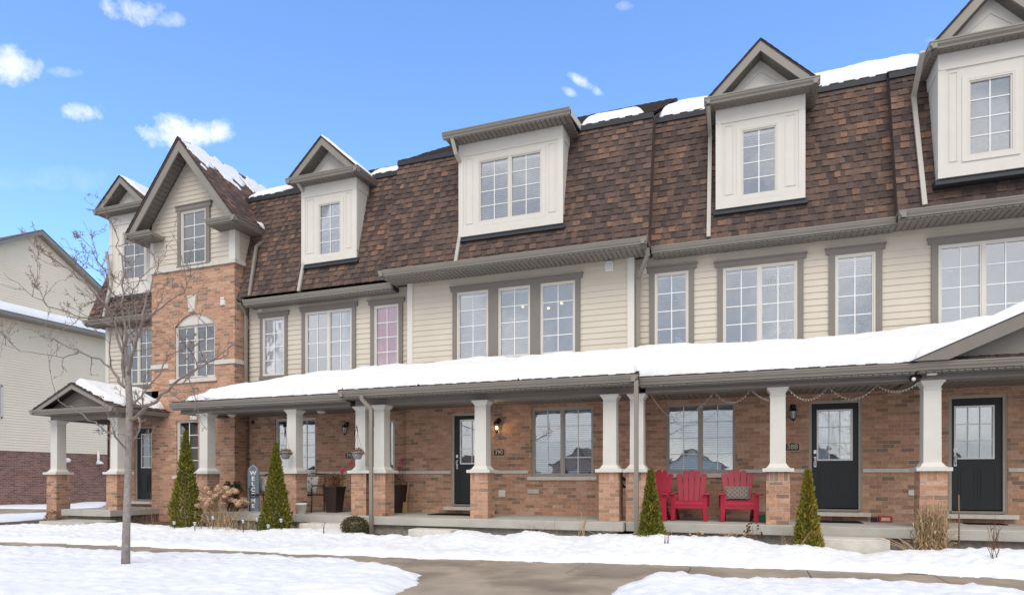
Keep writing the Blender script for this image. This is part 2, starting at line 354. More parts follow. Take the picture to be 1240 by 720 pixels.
def ground_mat():
    m = bpy.data.materials.new('lawn_patchy_snow'); m.use_nodes = True; t = m.node_tree; b = t.nodes['Principled BSDF']; b.inputs['Roughness'].default_value = .9
    co = N(t, 'ShaderNodeTexCoord').outputs['Object']
    n1 = N(t, 'ShaderNodeTexNoise'); n1.inputs['Scale'].default_value = .22; n1.inputs['Detail'].default_value = 8; t.links.new(co, n1.inputs['Vector'])
    n2 = N(t, 'ShaderNodeTexNoise'); n2.inputs['Scale'].default_value = 14; n2.inputs['Detail'].default_value = 6; t.links.new(co, n2.inputs['Vector'])
    cr = N(t, 'ShaderNodeValToRGB'); cr.color_ramp.elements[0].position = .46; cr.color_ramp.elements[1].position = .50; t.links.new(n1.outputs['Fac'], cr.inputs[0])
    g = N(t, 'ShaderNodeValToRGB'); t.links.new(n2.outputs['Fac'], g.inputs[0]); g.color_ramp.elements[0].color = (.10,.08,.05,1); g.color_ramp.elements[1].color = (.24,.19,.13,1)
    x = N(t, 'ShaderNodeMix', data_type='RGBA'); t.links.new(cr.outputs[0], x.inputs[0]); t.links.new(g.outputs[0], x.inputs[6]); x.inputs[7].default_value = (.84,.85,.87,1)
    t.links.new(x.outputs[2], b.inputs['Base Color'])
    bp = N(t, 'ShaderNodeBump'); bp.inputs['Strength'].default_value = .4; bp.inputs['Distance'].default_value = .03; t.links.new(n2.outputs['Fac'], bp.inputs['Height']); t.links.new(bp.outputs[0], b.inputs['Normal'])
    return m
M['ground'] = ground_mat()
def glass_mat(name='window_glass', refl=.21, tint=(.95,.97,.98)):
    m = bpy.data.materials.new(name); m.use_nodes = True; t = m.node_tree; t.nodes.clear()
    out = N(t, 'ShaderNodeOutputMaterial'); tr = N(t, 'ShaderNodeBsdfTransparent'); tr.inputs[0].default_value = (*tint, 1)
    gl = N(t, 'ShaderNodeBsdfGlossy'); gl.inputs['Roughness'].default_value = .015; gl.inputs[0].default_value = (.95,.97,1,1)
    fr = N(t, 'ShaderNodeFresnel'); fr.inputs[0].default_value = 1.5
    f = fmath(t, 'ADD', fr.outputs[0], refl, clamp=True)
    co = N(t, 'ShaderNodeTexCoord').outputs['Object']; n = N(t, 'ShaderNodeTexNoise'); n.inputs['Scale'].default_value = 1.6; t.links.new(co, n.inputs['Vector'])
    bp = N(t, 'ShaderNodeBump'); bp.inputs['Strength'].default_value = .12; bp.inputs['Distance'].default_value = .02; t.links.new(n.outputs['Fac'], bp.inputs['Height']); t.links.new(bp.outputs[0], gl.inputs['Normal'])
    x = N(t, 'ShaderNodeMixShader'); t.links.new(f, x.inputs[0]); t.links.new(tr.outputs[0], x.inputs[1]); t.links.new(gl.outputs[0], x.inputs[2]); t.links.new(x.outputs[0], out.inputs[0])
    return m
M['glass'] = glass_mat()
def emis(name, rgb, s):
    m = bpy.data.materials.new(name); m.use_nodes = True; b = m.node_tree.nodes['Principled BSDF']
    b.inputs['Emission Color'].default_value = (*rgb, 1); b.inputs['Emission Strength'].default_value = s; b.inputs['Base Color'].default_value = (*rgb, 1); return m
M['bulb'] = emis('lit_bulb', (1,.62,.25), 6.0)
M['roomlamp'] = emis('warm_room_lamp', (1,.70,.40), 1.6)
M['lampglass'] = mat('clear_lamp_glass', (.55,.55,.55), .1, .6)
# ================================================================== building kit
def wall_cells(mb, x0, x1, z0, z1, holes, fn):
    """Call fn(xa,xb,za,zb) for every cell of a rectangle that is not inside a hole."""
    xs = sorted({x0, x1, *[h[0] for h in holes if x0 < h[0] < x1], *[h[1] for h in holes if x0 < h[1] < x1]})
    zs = sorted({z0, z1, *[h[2] for h in holes if z0 < h[2] < z1], *[h[3] for h in holes if z0 < h[3] < z1]})
    for i in range(len(xs) - 1):
        for j in range(len(zs) - 1):
            mx_, mz = (xs[i] + xs[i+1]) / 2, (zs[j] + zs[j+1]) / 2
            if any(h[0] < mx_ < h[1] and h[2] < mz < h[3] for h in holes): continue
            fn(xs[i], xs[i+1], zs[j], zs[j+1])
def brick_wall(mb, x0, x1, Y, z0, z1, holes=(), rev=.11):
    wall_cells(mb, x0, x1, z0, z1, holes, lambda a, b, c, d: mb.face([(a,Y,c),(b,Y,c),(b,Y,d),(a,Y,d)]))
    for h in holes:      # reveals
        a, b, c, d = h
        mb.face([(a,Y,c),(a,Y+rev,c),(a,Y+rev,d),(a,Y,d)]); mb.face([(b,Y,c),(b,Y,d),(b,Y+rev,d),(b,Y+rev,c)])
        mb.face([(a,Y,d),(a,Y+rev,d),(b,Y+rev,d),(b,Y,d)]); mb.face([(a,Y,c),(b,Y,c),(b,Y+rev,c),(a,Y+rev,c)])
def siding_wall(mb, P, x0, x1, z0, z1, holes=(), h=.127, depth=.015, top=None):
    """Lapped siding: P(x, out, z) maps to the world. Each course leans out towards its bottom edge. top(x) may clip (gable)."""
    k0 = math.floor(z0 / h)
    lev = sorted({z0, z1, *[k*h for k in range(k0, int(z1/h) + 2) if z0 < k*h < z1], *[q for hh in holes for q in hh[2:4] if z0 < q < z1]})
    for j in range(len(lev) - 1):
        a, b = lev[j], lev[j+1]
        if b - a < 1e-5: continue
        mid = (a + b) / 2; k = math.floor(mid / h)
        oa = depth * (1 - (a - k*h) / h); ob = depth * (1 - (b - k*h) / h)
        segs = [(x0, x1)]
        if top: segs = [top(mid)] if top(mid) else []
        for hh in holes:
            if hh[2] < mid < hh[3]:
                ns = []
                for s_, e_ in segs:
                    if hh[1] <= s_ or hh[0] >= e_: ns.append((s_, e_)); continue
                    if s_ < hh[0]: ns.append((s_, hh[0]))
                    if hh[1] < e_: ns.append((hh[1], e_))
                segs = ns
        for s_, e_ in segs:
            sa, ea, sb_, eb_ = s_, e_, s_, e_
            if top and top(mid):
                m0, m1 = top(mid); ta, tb_ = top(a + 1e-4) or (m0, m1), top(b - 1e-4) or (m0, m1)
                if s_ == m0: sa, sb_ = ta[0], tb_[0]
                if e_ == m1: ea, eb_ = ta[1], tb_[1]
            mb.face([P(sa, oa, a), P(ea, oa, a), P(eb_, ob, b), P(sb_, ob, b)]); s_, e_ = sa, ea
            if abs(a - k*h) < 1e-5: mb.face([P(s_, 0, a), P(e_, 0, a), P(e_, oa, a), P(s_, oa, a)])
def front(Y): return lambda x, o, z: (x, Y - o, z)
def sideR(X): return lambda x, o, z: (X + o, x, z)      # faces +X, x runs along world Y
def sideL(X): return lambda x, o, z: (X - o, x, z)

def shingles(mb, O, U, V, ul, vl, e=.145, seed=0, lo=.0, hi=1.0, lit=.0, clip=None, th=1.0):
    """Laminated shingles as separate tabs on a rectangle. clip(v)->(u0,u1)."""
    O, U, V = Vector(O), Vector(U).normalized(), Vector(V).normalized(); Nn = U.cross(V).normalized(); rr = random.Random(seed)
    a, b = O, O + U * ul
    n = max(1, round(vl / e)); e = vl / n
    for k in range(n):
        v0, v1 = k * e, (k + 1) * e
        u0, u1 = (0, ul) if clip is None else clip((v0 + v1) / 2)
        if u1 - u0 < .03: continue
        P = lambda u, v, o: O + U * u + V * v + Nn * o
        u = u0; thick = rr.random() < .5; rowc = rr.uniform(-.06, .06)
        while u < u1 - 1e-4:
            w = rr.uniform(.09, .22) if thick else rr.uniform(.07, .17)
            w = min(w, u1 - u)
            if u1 - (u + w) < .05: w = u1 - u
            ob = ((.030 if thick else .014) + rr.uniform(-.001, .001)) * th; ot = .003
            big = noise.noise((O + U*u + V*v0) * .9 + Vector((seed, 0, 0))) * .25
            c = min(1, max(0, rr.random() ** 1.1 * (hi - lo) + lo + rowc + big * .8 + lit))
            if not thick: c = max(0, c - .15)
            mb.face([P(u, v0, ob), P(u + w, v0, ob), P(u + w, v1, ot), P(u, v1, ot)], c)
            mb.face([P(u, v0, -.004), P(u + w, v0, -.004), P(u + w, v0, ob), P(u, v0, ob)], 0)
            if thick:
                mb.face([P(u, v0, 0), P(u, v0, ob), P(u, v1, ot), P(u, v1, 0)], 0)
                mb.face([P(u + w, v0, 0), P(u + w, v1, 0), P(u + w, v1, ot), P(u + w, v0, ob)], 0)
            u += w; thick = not thick
def gutter_poly(Yf, zt, d=.12, h=.125):   # K-profile in (Y,Z), front at Yf
    return [(Yf, zt), (Yf, zt-.022), (Yf+.012, zt-.03), (Yf+.016, zt-.06), (Yf+.045, zt-h+.03), (Yf+.05, zt-h), (Yf+d, zt-h), (Yf+d, zt-.004), (Yf+d-.006, zt-.004), (Yf+d-.006, zt-.02), (Yf+.012, zt-.02), (Yf+.012, zt)]
def gutter_x(mb, x0, x1, Yf, zt): mb.prism(gutter_poly(Yf, zt), x0, x1, 'X')
def gutter_y(mb, y0, y1, Xf, zt, sgn=1):  # gutter running along Y; front faces sgn*X
    poly = [(Xf - sgn * (p[0] - 0), p[1]) for p in gutter_poly(0, zt)]
    mb.prism(poly, y0, y1, 'Y')
def soffit_x(mb, x0, x1, ya, yb, z, pitch=.105, dz=.014):
    """Ribbed soffit panel facing down, ribs run along Y."""
    x = x0
    while x < x1 - 1e-4:
        xe = min(x + pitch, x1); g = min(.022, (xe - x) * .3)
        mb.box(x + g, xe, ya, yb, z, z + .02); mb.box(x, x + g, ya + .002, yb - .002, z + dz, z + .024)
        x = xe
def soffit_y(mb, y0, y1, xa, xb, z, pitch=.105, dz=.014):
    y = y0
    while y < y1 - 1e-4:
        ye = min(y + pitch, y1); g = min(.022, (ye - y) * .3)
        mb.box(xa, xb, y + g, ye, z, z + .02); mb.box(xa + .002, xb - .002, y, y + g, z + dz, z + .024)
        y = ye
def window(root, x0, x1, z0, z1, Y, sashes=2, cols=2, rows=4, name='window', cover=None, frame='vinyl', recess=.0, fw=.034, depth=.09, mull=.05, archz=None, label=None, lites=True):
    """Vinyl window facing -Y; front of frame at Y."""
    f = MB(); g = MB(); Y1 = Y + depth
    f.box(x0, x1, Y, Y1, z1 - fw, z1); f.box(x0, x1, Y, Y1, z0, z0 + fw)
    f.box(x0, x0 + fw, Y, Y1, z0 + fw, z1 - fw); f.box(x1 - fw, x1, Y, Y1, z0 + fw, z1 - fw)
    iw = (x1 - x0 - 2*fw - (sashes - 1) * mull) / sashes; panes = []
    for i in range(sashes):
        a = x0 + fw + i * (iw + mull); b = a + iw
        if i: f.box(a - mull, a, Y + .004, Y1, z0 + fw, z1 - fw)
        s = .024; Ys = Y + .014                                  # sash
        f.box(a, b, Ys, Y1 - .02, z1 - fw - s, z1 - fw - .001); f.box(a, b, Ys, Y1 - .02, z0 + fw + .001, z0 + fw + s)
        f.box(a + .001, a + s, Ys, Y1 - .02, z0 + fw + s, z1 - fw - s); f.box(b - s, b - .001, Ys, Y1 - .02, z0 + fw + s, z1 - fw - s)
        panes.append((a + s, b - s, z0 + fw + s, z1 - fw - s))
    fo = f.build(name, M[frame], root, label)
    gy = Y + .045; mm = MB()
    for a, b, c, d in panes:
        g.box(a - .006, b + .006, gy, gy + .004, c - .006, d + .006)
        if lites:
            for i in range(1, cols):
                xx = a + (b - a) * i / cols; mm.box(xx - .009, xx + .009, gy - .012, gy - .002, c, d)
            for j in range(1, rows):
                zz = c + (d - c) * j / rows; mm.box(a, b, gy - .011, gy - .003, zz - .009, zz + .009)
    g.build('pane', M['glass'], fo)
    if lites: mm.build('muntin', M['muntin'], fo)
    covers = cover if isinstance(cover, (list, tuple)) else [cover] * sashes
    for (a, b, c, d), cv in zip(panes, covers):
        yb = Y + .12
        if cv and cv.startswith('blind'):
            frac = float(cv[5:] or 1); bl = MB(); zb = d - (d - c) * frac
            bl.box(a, b, yb - .02, yb + .02, d - .04, d)
            z = d - .05
            while z > zb:
                bl.hexa([(a,yb-.018,z-.011),(b,yb-.018,z-.011),(b,yb+.018,z+.009),(a,yb+.018,z+.009),(a,yb-.018,z-.008),(b,yb-.018,z-.008),(b,yb+.018,z+.012),(a,yb+.018,z+.012)]); z -= .046
            bl.build('blind', M['blind'], fo)
        elif cv and (cv.startswith('curtain') or cv.startswith('pink')):
            kind = 'pinkcurtain' if cv.startswith('pink') else 'curtain'; side = cv.split(':')[1] if ':' in cv else 'full'
            xa, xb = {'full': (a - .03, b + .03), 'left': (a - .03, a + (b-a)*.42), 'right': (a + (b-a)*.45, b + .03)}[side]
            cu = MB(); nn = 40; yb = Y + .075
            for i in range(nn):
                u0, u1 = i / nn, (i + 1) / nn
                ya = yb + .02 + .018 * math.sin(u0 * 34); y2 = yb + .02 + .018 * math.sin(u1 * 34)
                cu.face([(xa+(xb-xa)*u0, ya, c-.05), (xa+(xb-xa)*u1, y2, c-.05), (xa+(xb-xa)*u1, y2, d+.03), (xa+(xb-xa)*u0, ya, d+.03)], 0, True)
            cu.build('curtain', M[kind], fo)
    return fo
def trim_around(root, win, x0, x1, z0, z1, Y, side=.11, head=.115, sill=.10, ear=.05, mullions=()):
    t = MB()
    t.box(x0 - side - ear, x1 + side + ear, Y - .055, Y + .02, z1 + .035, z1 + .035 + head - .03)          # header
    t.box(x0 - side - ear - .02, x1 + side + ear + .02, Y - .075, Y + .02, z1 + head + .005, z1 + head + .035)  # drip cap
    t.box(x0 - side, x1 + side, Y - .045, Y + .02, z1, z1 + .035)
    t.box(x0 - side, x0, Y - .045, Y + .02, z0, z1); t.box(x1, x1 + side, Y - .045, Y + .02, z0, z1)
    t.box(x0 - side - .02, x1 + side + .02, Y - .055, Y + .02, z0 - sill, z0)
    for a, b in mullions: t.box(a, b, Y - .044, Y + .02, z0, z1)
    t.build('trim', M['taupe'], win)
def door(root, x0, x1, z0, z1, Y, lite, cover=None, label=None, grid=(3, 3), knob='left', extra=None):
    """Panelled door leaf facing -Y. lite = glazed opening."""
    a, b, c, d = lite; m = MB(); Yb = Y + .045
    wall_cells(m, x0, x1, z0, z1, [lite], lambda p, q, r, s: m.box(p, q, Y, Yb, r, s))
    pw = (x1 - x0); pz1 = c - .20; pz0 = z0 + .17                      # two raised lower panels
    for p, q in ((x0 + pw*.15, x0 + pw*.46), (x0 + pw*.54, x0 + pw*.85)):
        m.box(p, q, Y - .006, Y + .001, pz1, pz1 + .012); m.box(p, q, Y - .006, Y + .001, pz0 - .012, pz0)
        m.box(p - .012, p, Y - .006, Y + .001, pz0 - .012, pz1 + .012); m.box(q, q + .012, Y - .006, Y + .001, pz0 - .012, pz1 + .012)
        m.box(p + .035, q - .035, Y - .010, Y + .001, pz0 + .035, pz1 - .035)
    do = m.build('door', M['door'], root, label)
    f = MB(); w = .03
    f.box(a - w, b + w, Y - .014, Y + .004, d, d + w); f.box(a - w, b + w, Y - .014, Y + .004, c - w, c)
    f.box(a - w, a, Y - .014, Y + .004, c, d); f.box(b, b + w, Y - .014, Y + .004, c, d)
    for i in range(1, grid[0]):
        x = a + (b - a) * i / grid[0]; f.box(x - .008, x + .008, Y - .006, Y + .004, c, d)
    for j in range(1, grid[1]):
        z = c + (d - c) * j / grid[1]; f.box(a, b, Y - .005, Y + .003, z - .008, z + .008)
    f.build('glazing_bead', M['muntin'], do)
    g = MB(); g.box(a, b, Y + .01, Y + .015, c, d); g.build('pane', M['glass'], do)
    if cover:
        cu = MB()
        for xa, xb, lean in ((a, a + (b-a)*.40, .10), (b - (b-a)*.46, b, -.10)):
            for i in range(20):
                u0, u1 = i/20, (i+1)/20; f1 = lambda u: Y + .05 + .012*math.sin(u*19)
                cu.face([(xa+(xb-xa)*u0 - lean*.4, f1(u0), c), (xa+(xb-xa)*u1 - lean*.4, f1(u1), c), (xa+(xb-xa)*u1 + lean*.5, f1(u1), d), (xa+(xb-xa)*u0+lean*.5, f1(u0), d)], 0, True)
        cu.build('curtain', M['curtain'], do)
    h = MB(); hx = x0 + .065 if knob == 'left' else x1 - .065
    h.lathe([(.001,-.062),(.022,-.060),(.027,-.05),(.022,-.04),(.008,-.036),(.008,-.002)], 0, 0, 12)
    h.v = [(hx + p[0], Y + p[2], .95 + z0 + p[1]) for p in h.v]
    n0 = len(h.v); h.box(hx - .025, hx + .025, Y - .012, Y, z0 + 1.06, z0 + 1.13)
    h.box(hx - .022, hx + .022, Y - .010, Y, z0 + .80, z0 + 1.0)
    h.tube([(hx, Y - .01, z0 + .98), (hx, Y - .05, z0 + .95), (hx, Y - .05, z0 + .86), (hx, Y - .01, z0 + .82)], .008, 8)
    h.build('handle', M['steel'], do)
    return do
def door_frame(root, x0, x1, z1, z0, Y, w=.055):
    f = MB(); f.box(x0 - w, x1 + w, Y, Y + .12, z1, z1 + w); f.box(x0 - w, x0, Y, Y + .12, z0, z1); f.box(x1, x1 + w, Y, Y + .12, z0, z1)
    f.box(x0 - w, x0 - w + .015, Y - .015, Y, z0, z1 + w); f.box(x1 + w - .015, x1 + w, Y - .015, Y, z0, z1 + w)
    f.build('door_frame', M['sand'], root)
def sill_step(root, x0, x1, Y, z0=.0, zt=.215):
    s = MB(); s.box(x0 - .02, x1 + .02, Y - .02, Y + .1, zt - .10 + .055, zt)     # threshold
    s.build('threshold', M['steel'] if False else M['gutter'], root)
    s = MB(); s.box(x0 - .18, x1 + .18, Y - .16, Y + .04, zt - .16 + .03, zt - .055); s.build('door_sill', M['stone'], root)
def dormer(root, X0, X1, z0, z1, Yf, mansY, Xc0, Xc1, win, cover, apex=None, name='dormer', sash=1, panels=True, cw=None):
    """Box dormer with flat front, off-white boards. mansY(z): where the mansard stands. Gable on a wide moulded eave when apex is given."""
    m = MB(); yb = mansY(z1) + .25
    wall_cells(m, X0, X1, z0, z1, [win], lambda a, b, c, d: m.face([(a,Yf,c),(b,Yf,c),(b,Yf,d),(a,Yf,d)]))
    for X in (X0, X1): m.face([(X,Yf,z0),(X,mansY(z0)+.3,z0),(X,yb+.3,z1),(X,Yf,z1)])
    m.face([(X0,Yf,z0),(X1,Yf,z0),(X1,mansY(z0)+.2,z0),(X0,mansY(z0)+.2,z0)])
    # boards: frieze, foot board, corner boards
    t = .018; H = z1 - z0
    m.box(X0 - t, X1 + t, Yf - t, Yf, z1 - .26, z1); m.box(X0 - .006, X1 + .006, Yf - t - .006, Yf, z1 - .29, z1 - .262)
    m.box(X0 - t, X1 + t, Yf - t, Yf, z0, z0 + .20); m.box(X0 - t, X0 + .10, Yf - t + .002, Yf, z0 + .2, z1 - .29); m.box(X1 - .10, X1 + t, Yf - t + .002, Yf, z0 + .2, z1 - .29)
    for X, sg in ((X1, 1), (X0, -1)):
        a, b = sorted((X, X + sg * t)); m.box(a, b, Yf, Yf + .09, z0 + .2, z1); m.box(a, b, Yf + .09, yb, z1 - .26, z1)
        sb = MB()
    a, b, c, d = win
    m.box(a - .07, b + .07, Yf - .014, Yf, d, d + .06); m.box(a - .07, b + .07, Yf - .02, Yf, c - .06, c)
    m.box(a - .07, a, Yf - .014, Yf, c, d); m.box(b, b + .07, Yf - .014, Yf, c, d)
    if panels:                                                        # recessed panel mouldings beside the window
        for p, q in ((X0 + .15, a - .13), (b + .13, X1 - .15)):
            if q - p > .1:
                for s_, e_, r_, w_ in ((p, q, z1 - .36, z1 - .345), (p, q, z0 + .27, z0 + .285)): m.box(s_, e_, Yf - .012, Yf, r_, w_)
                m.box(p, p + .015, Yf - .012, Yf, z0 + .285, z1 - .36); m.box(q - .015, q, Yf - .012, Yf, z0 + .285, z1 - .36)
    d0 = m.build(name, M['panel'], root)
    fl = MB(); fl.hexa([(X0-.06, Yf - .06, z0 - .12), (X1+.06, Yf - .06, z0 - .12), (X1+.06, mansY(z0) + .1, z0 - .12), (X0-.06, mansY(z0) + .1, z0 - .12), (X0-.06, Yf + .02, z0), (X1+.06, Yf + .02, z0), (X1+.06, mansY(z0)+.1, z0), (X0-.06, mansY(z0)+.1, z0)])
    fl.build('flashing', M['flash'], d0)
    w = window(root, *win[:2], win[2], win[3], Yf - .01, sashes=sash, cols=2, rows=4, cover=cover)
    if apex is None: return d0
    zc, Yc, zap = apex                                                # eave top height, front of the eave, apex height
    g = MB(); yk = mansY(zc) + .35
    gutter_x(g, Xc0, Xc1, Yc, zc); gutter_y(g, Yc + .01, yk, Xc1 + .0, zc, 1); gutter_y(g, Yc + .01, yk, Xc0, zc, -1)
    g.build('eave_gutter', M['gutter'], d0)
    s = MB(); zs = zc - .125
    soffit_x(s, Xc0 + .05, Xc1 - .05, Yc + .06, Yf - .005, zs - .002)
    soffit_y(s, Yf, yk, X1 + .01, Xc1 - .05, zs - .002); soffit_y(s, Yf, yk, Xc0 + .05, X0 - .01, zs - .002)
    s.build('soffit', M['soffit'], d0)
    # little gable above the eave
    ga, gb = Xc0 + .10, Xc1 - .10; xm = (ga + gb) / 2; th = .15
    f = MB(); Yg = Yc + .05; rise = zap - zc; hw = (gb - ga) / 2; L = math.hypot(hw, rise); off = th * L / hw      # vertical depth of the rake board
    f.prism([(ga, zc), (xm, zap), (xm, zap - off), (ga + th * L / rise, zc)], Yg, Yg + .03, 'Y')
    f.prism([(gb, zc), (gb - th * L / rise, zc), (xm, zap - off), (xm, zap)], Yg, Yg + .03, 'Y')
    f.build('rake_board', M['gutter'], d0)
    pd = MB(); Yp = Yf + .02; k = .0
    pd.face([(ga + .12, Yp, zc), (gb - .12, Yp, zc), (xm, Yp, zap - .12 * rise / hw)])
    pd.prism([(ga+.30, zc+.05), (xm, zap-.42*rise/hw+.05), (xm, zap-.50*rise/hw+.05), (ga+.40, zc+.05)], Yp - .012, Yp, 'Y')
    pd.prism([(gb-.30, zc+.05), (gb-.40, zc+.05), (xm, zap-.50*rise/hw+.05), (xm, zap-.42*rise/hw+.05)], Yp - .012, Yp, 'Y')
    pd.build('pediment', M['panel'], d0)
    su = MB(); yb2 = mansY(zap) + 1.2
    nn = 6
    for sg, e in ((1, ga), (-1, gb)):
        for i in range(nn):
            f0, f1 = i/nn, (i+1)/nn; y0_, y1_ = Yg + .03 + (Yp - Yg - .03)*f0, Yg + .03 + (Yp - Yg - .03)*f1 - .008
            su.hexa([(e+sg*(th*L/rise-.03), y0_, zc-.01), (e+sg*(th*L/rise-.03), y1_, zc-.01), (xm, y1_, zap-off+.03), (xm, y0_, zap-off+.03), (e+sg*(th*L/rise), y0_, zc-.01), (e+sg*(th*L/rise), y1_, zc-.01), (xm, y1_, zap-off+.005), (xm, y0_, zap-off+.005)])
    su.build('gable_soffit', M['soffit'], d0)
    ro = MB(); yend = yb2
    for sg, e in ((1, ga), (-1, gb)):
        if sg == 1: Ovec, U = (ga - .03, yend, zc + .0), (0, -1, 0)
        else: Ovec, U = (gb + .03, Yg - .03, zc + .0), (0, 1, 0)
        V = Vector((xm - (ga - .03), 0, rise + .02)) if sg == 1 else Vector((xm - (gb + .03), 0, rise + .02))
        shingles(ro, Ovec, U, V, yend - Yg + .03, V.length, seed=int(e*10)+3, th=.35)
        ro.prism([(e - sg*.03, zc), (xm, zap + .015), (xm, zap - .015), (e + sg*.0, zc - .015)], Yg - .012, yend, 'Y', c=.1)
    ro.build('gable_roof', M['shingle'], d0)
    dk = MB(); dk.box(Xc0 + .05, Xc1 - .05, Yc + .08, yb2, zc - .10, zc - .02); dk.build('eave_deck', M['flash'], d0)
    return d0
def pillar(root, px_l, px_r, Yf=12.1, top=2.40, wall=.40, name='porch_column', zb=0.0, xc=None, w=None):
    xl, xr = PX(px_l, Yf), PX(px_r, Yf)
    if xc is None: xc = (xl + xr) / 2
    w = w or .385; h = w / 2; yc = Yf + h
    p = MB(); p.box(xc - h, xc + h, yc - h, yc + h, zb, .92 - .19)
    o = p.build(name, M['brick'], root)
    q = MB(); q.box(xc - h, xc + h, yc - h, yc + h, .73, .925); q.build('soldier_course', M['brick_soldier'], o)
    c = MB(); c.box(xc - h - .06, xc + h + .06, yc - h - .06, yc + h + .06, .925, .985); c.build('stone_cap', M['pillar'], o)
    s = MB(); a = .128
    def ring(r, z): return [(xc - r, yc - r, z), (xc + r, yc - r, z), (xc + r, yc + r, z), (xc - r, yc + r, z)]
    s.hexa(ring(.195, .985) + ring(.195, 1.00)); s.hexa(ring(.178, 1.00) + ring(a + .008, 1.065)); s.hexa(ring(a + .004, 1.065) + ring(a + .003, 1.08)); s.hexa(ring(a, 1.08) + ring(a - .004, top - .15))
    s.hexa(ring(a + .004, top - .152) + ring(a + .006, top - .135)); s.hexa(ring(a - .008, top - .135) + ring(a - .004, top - .10)); s.hexa(ring(a - .004, top - .10) + ring(a + .032, top - .035)); s.hexa(ring(a + .045, top - .035) + ring(a + .048, top))
    s.build('shaft', M['pillar'], o)
    return o
def downspout(root, pts, name='downspout', m='gutter', w=.075, d=.055):
    b = MB()
    for i in range(len(pts) - 1):
        A, B = Vector(pts[i]), Vector(pts[i+1]); e = (B - A).normalized() * .02
        b.bar(A - (e if i else Vector((0,0,0))), B + (e if i < len(pts) - 2 else Vector((0,0,0))), w, d, up=(0,1,0))
    return b.build(name, M[m], root)
def lantern(root, x, z, Y, lit=False):
    b = MB(); b.lathe([(.001, 0), (.055, .0), (.06, .012), (.04, .02), (.001, .021)], 0, 0, 14); b.v = [(x + p[0], Y - p[2], z + .12 + p[1]) for p in b.v]
    b.tube([(x, Y - .02, z + .12), (x, Y - .07, z + .17), (x, Y - .12, z + .15), (x, Y - .125, z + .10)], .009, 8)
    b.lathe([(.010, z + .10), (.05, z + .085), (.075, z + .04), (.08, z + .03), (.001, z + .028)], x, Y - .125, 8, sm=False)
    for k in range(6):
        a = k * math.pi / 3; b.bar((x + .07*math.cos(a), Y - .125 + .07*math.sin(a), z + .03), (x + .042*math.cos(a), Y - .125 + .042*math.sin(a), z - .12), .008)
    b.lathe([(.001, z - .12), (.048, z - .118), (.03, z - .14), (.01, z - .16), (.001, z - .175)], x, Y - .125, 10)
    o = b.build('wall_lantern', M['black'], root)
    g = MB(); g.lathe([(.064, z + .028), (.036, z - .118)], x, Y - .125, 6, sm=False); g.build('lantern_glass', M['lampglass'] if not lit else M['glass'], o)
    u = MB(); u.blob((x, Y - .125, z - .045), .022, .022, .04); u.build('bulb', M['bulb'] if lit else M['white'], o)
    if lit:
        l = bpy.data.lights.new('lantern_light', 'POINT'); l.energy = 2.5; l.color = (1, .62, .25); l.shadow_soft_size = .03
        lo = bpy.data.objects.new('lantern_light', l); COL.objects.link(lo); lo.location = (x, Y - .20, z - .05)
    return o
def text_mesh(s, size, loc, m, parent, name, rz=0, ext=.004, sx=1.0, vertical=False, bold=0.0):
    cu = bpy.data.curves.new('txt', 'FONT'); cu.body = s; cu.size = size; cu.extrude = ext; cu.align_x = 'CENTER'; cu.align_y = 'CENTER'; cu.offset = bold
    if vertical: cu.body = '\n'.join(s); cu.space_line = .82
    t = bpy.data.objects.new('txt', cu); COL.objects.link(t)
    dg = bpy.context.evaluated_depsgraph_get(); me = bpy.data.meshes.new_from_object(t.evaluated_get(dg)); bpy.data.objects.remove(t)
    off = Vector(OFF.get(parent.name, (0,0,0)))
    for v in me.vertices:
        x, y, z = v.co; v.co = Vector((loc[0] + x * sx, loc[1] - z, loc[2] + y)) - off
    me.materials.clear(); me.materials.append(m); me.name = name
    o = bpy.data.objects.new(name, me); COL.objects.link(o); o.parent = parent; return o
def plaque(root, x, z, Y, num):
    w, h = .125, .075
    poly = [(x-w, z-h), (x+w, z-h), (x+w, z+h*.55), (x+w*.8, z+h*.95), (x+w*.5, z+h*.75), (x, z+h*1.15), (x-w*.5, z+h*.75), (x-w*.8, z+h*.95), (x-w, z+h*.55)]
    b = MB(); b.prism([(x + (p-x)*1.17, z + (q-z)*1.24) for p, q in poly], Y - .016, Y - .001, 'Y'); o = b.build('number_plaque', M['gold'], root)
    c = MB(); c.prism(poly, Y - .021, Y - .0165, 'Y'); c.build('plaque_face', M['plaque'], o)
    text_mesh(num, .135, (x, Y - .022, z - .004), M['bone'], o, 'numerals', bold=.0)
def vent(root, x, z, Y, w=.11, h=.11):
    b = MB(); b.box(x - w, x + w, Y - .035, Y, z - h, z + h)
    for k in range(4): b.hexa([(x-w+.015, Y-.055, z-h+.02+k*.05), (x+w-.015, Y-.055, z-h+.02+k*.05), (x+w-.015, Y-.035, z-h+.02+k*.05), (x-w+.015, Y-.035, z-h+.02+k*.05)] + [(x-w+.015, Y-.04, z-h+.055+k*.05), (x+w-.015, Y-.04, z-h+.055+k*.05), (x+w-.015, Y-.035, z-h+.055+k*.05), (x-w+.015, Y-.035, z-h+.055+k*.05)])
    b.build('wall_vent', M['white'], root)
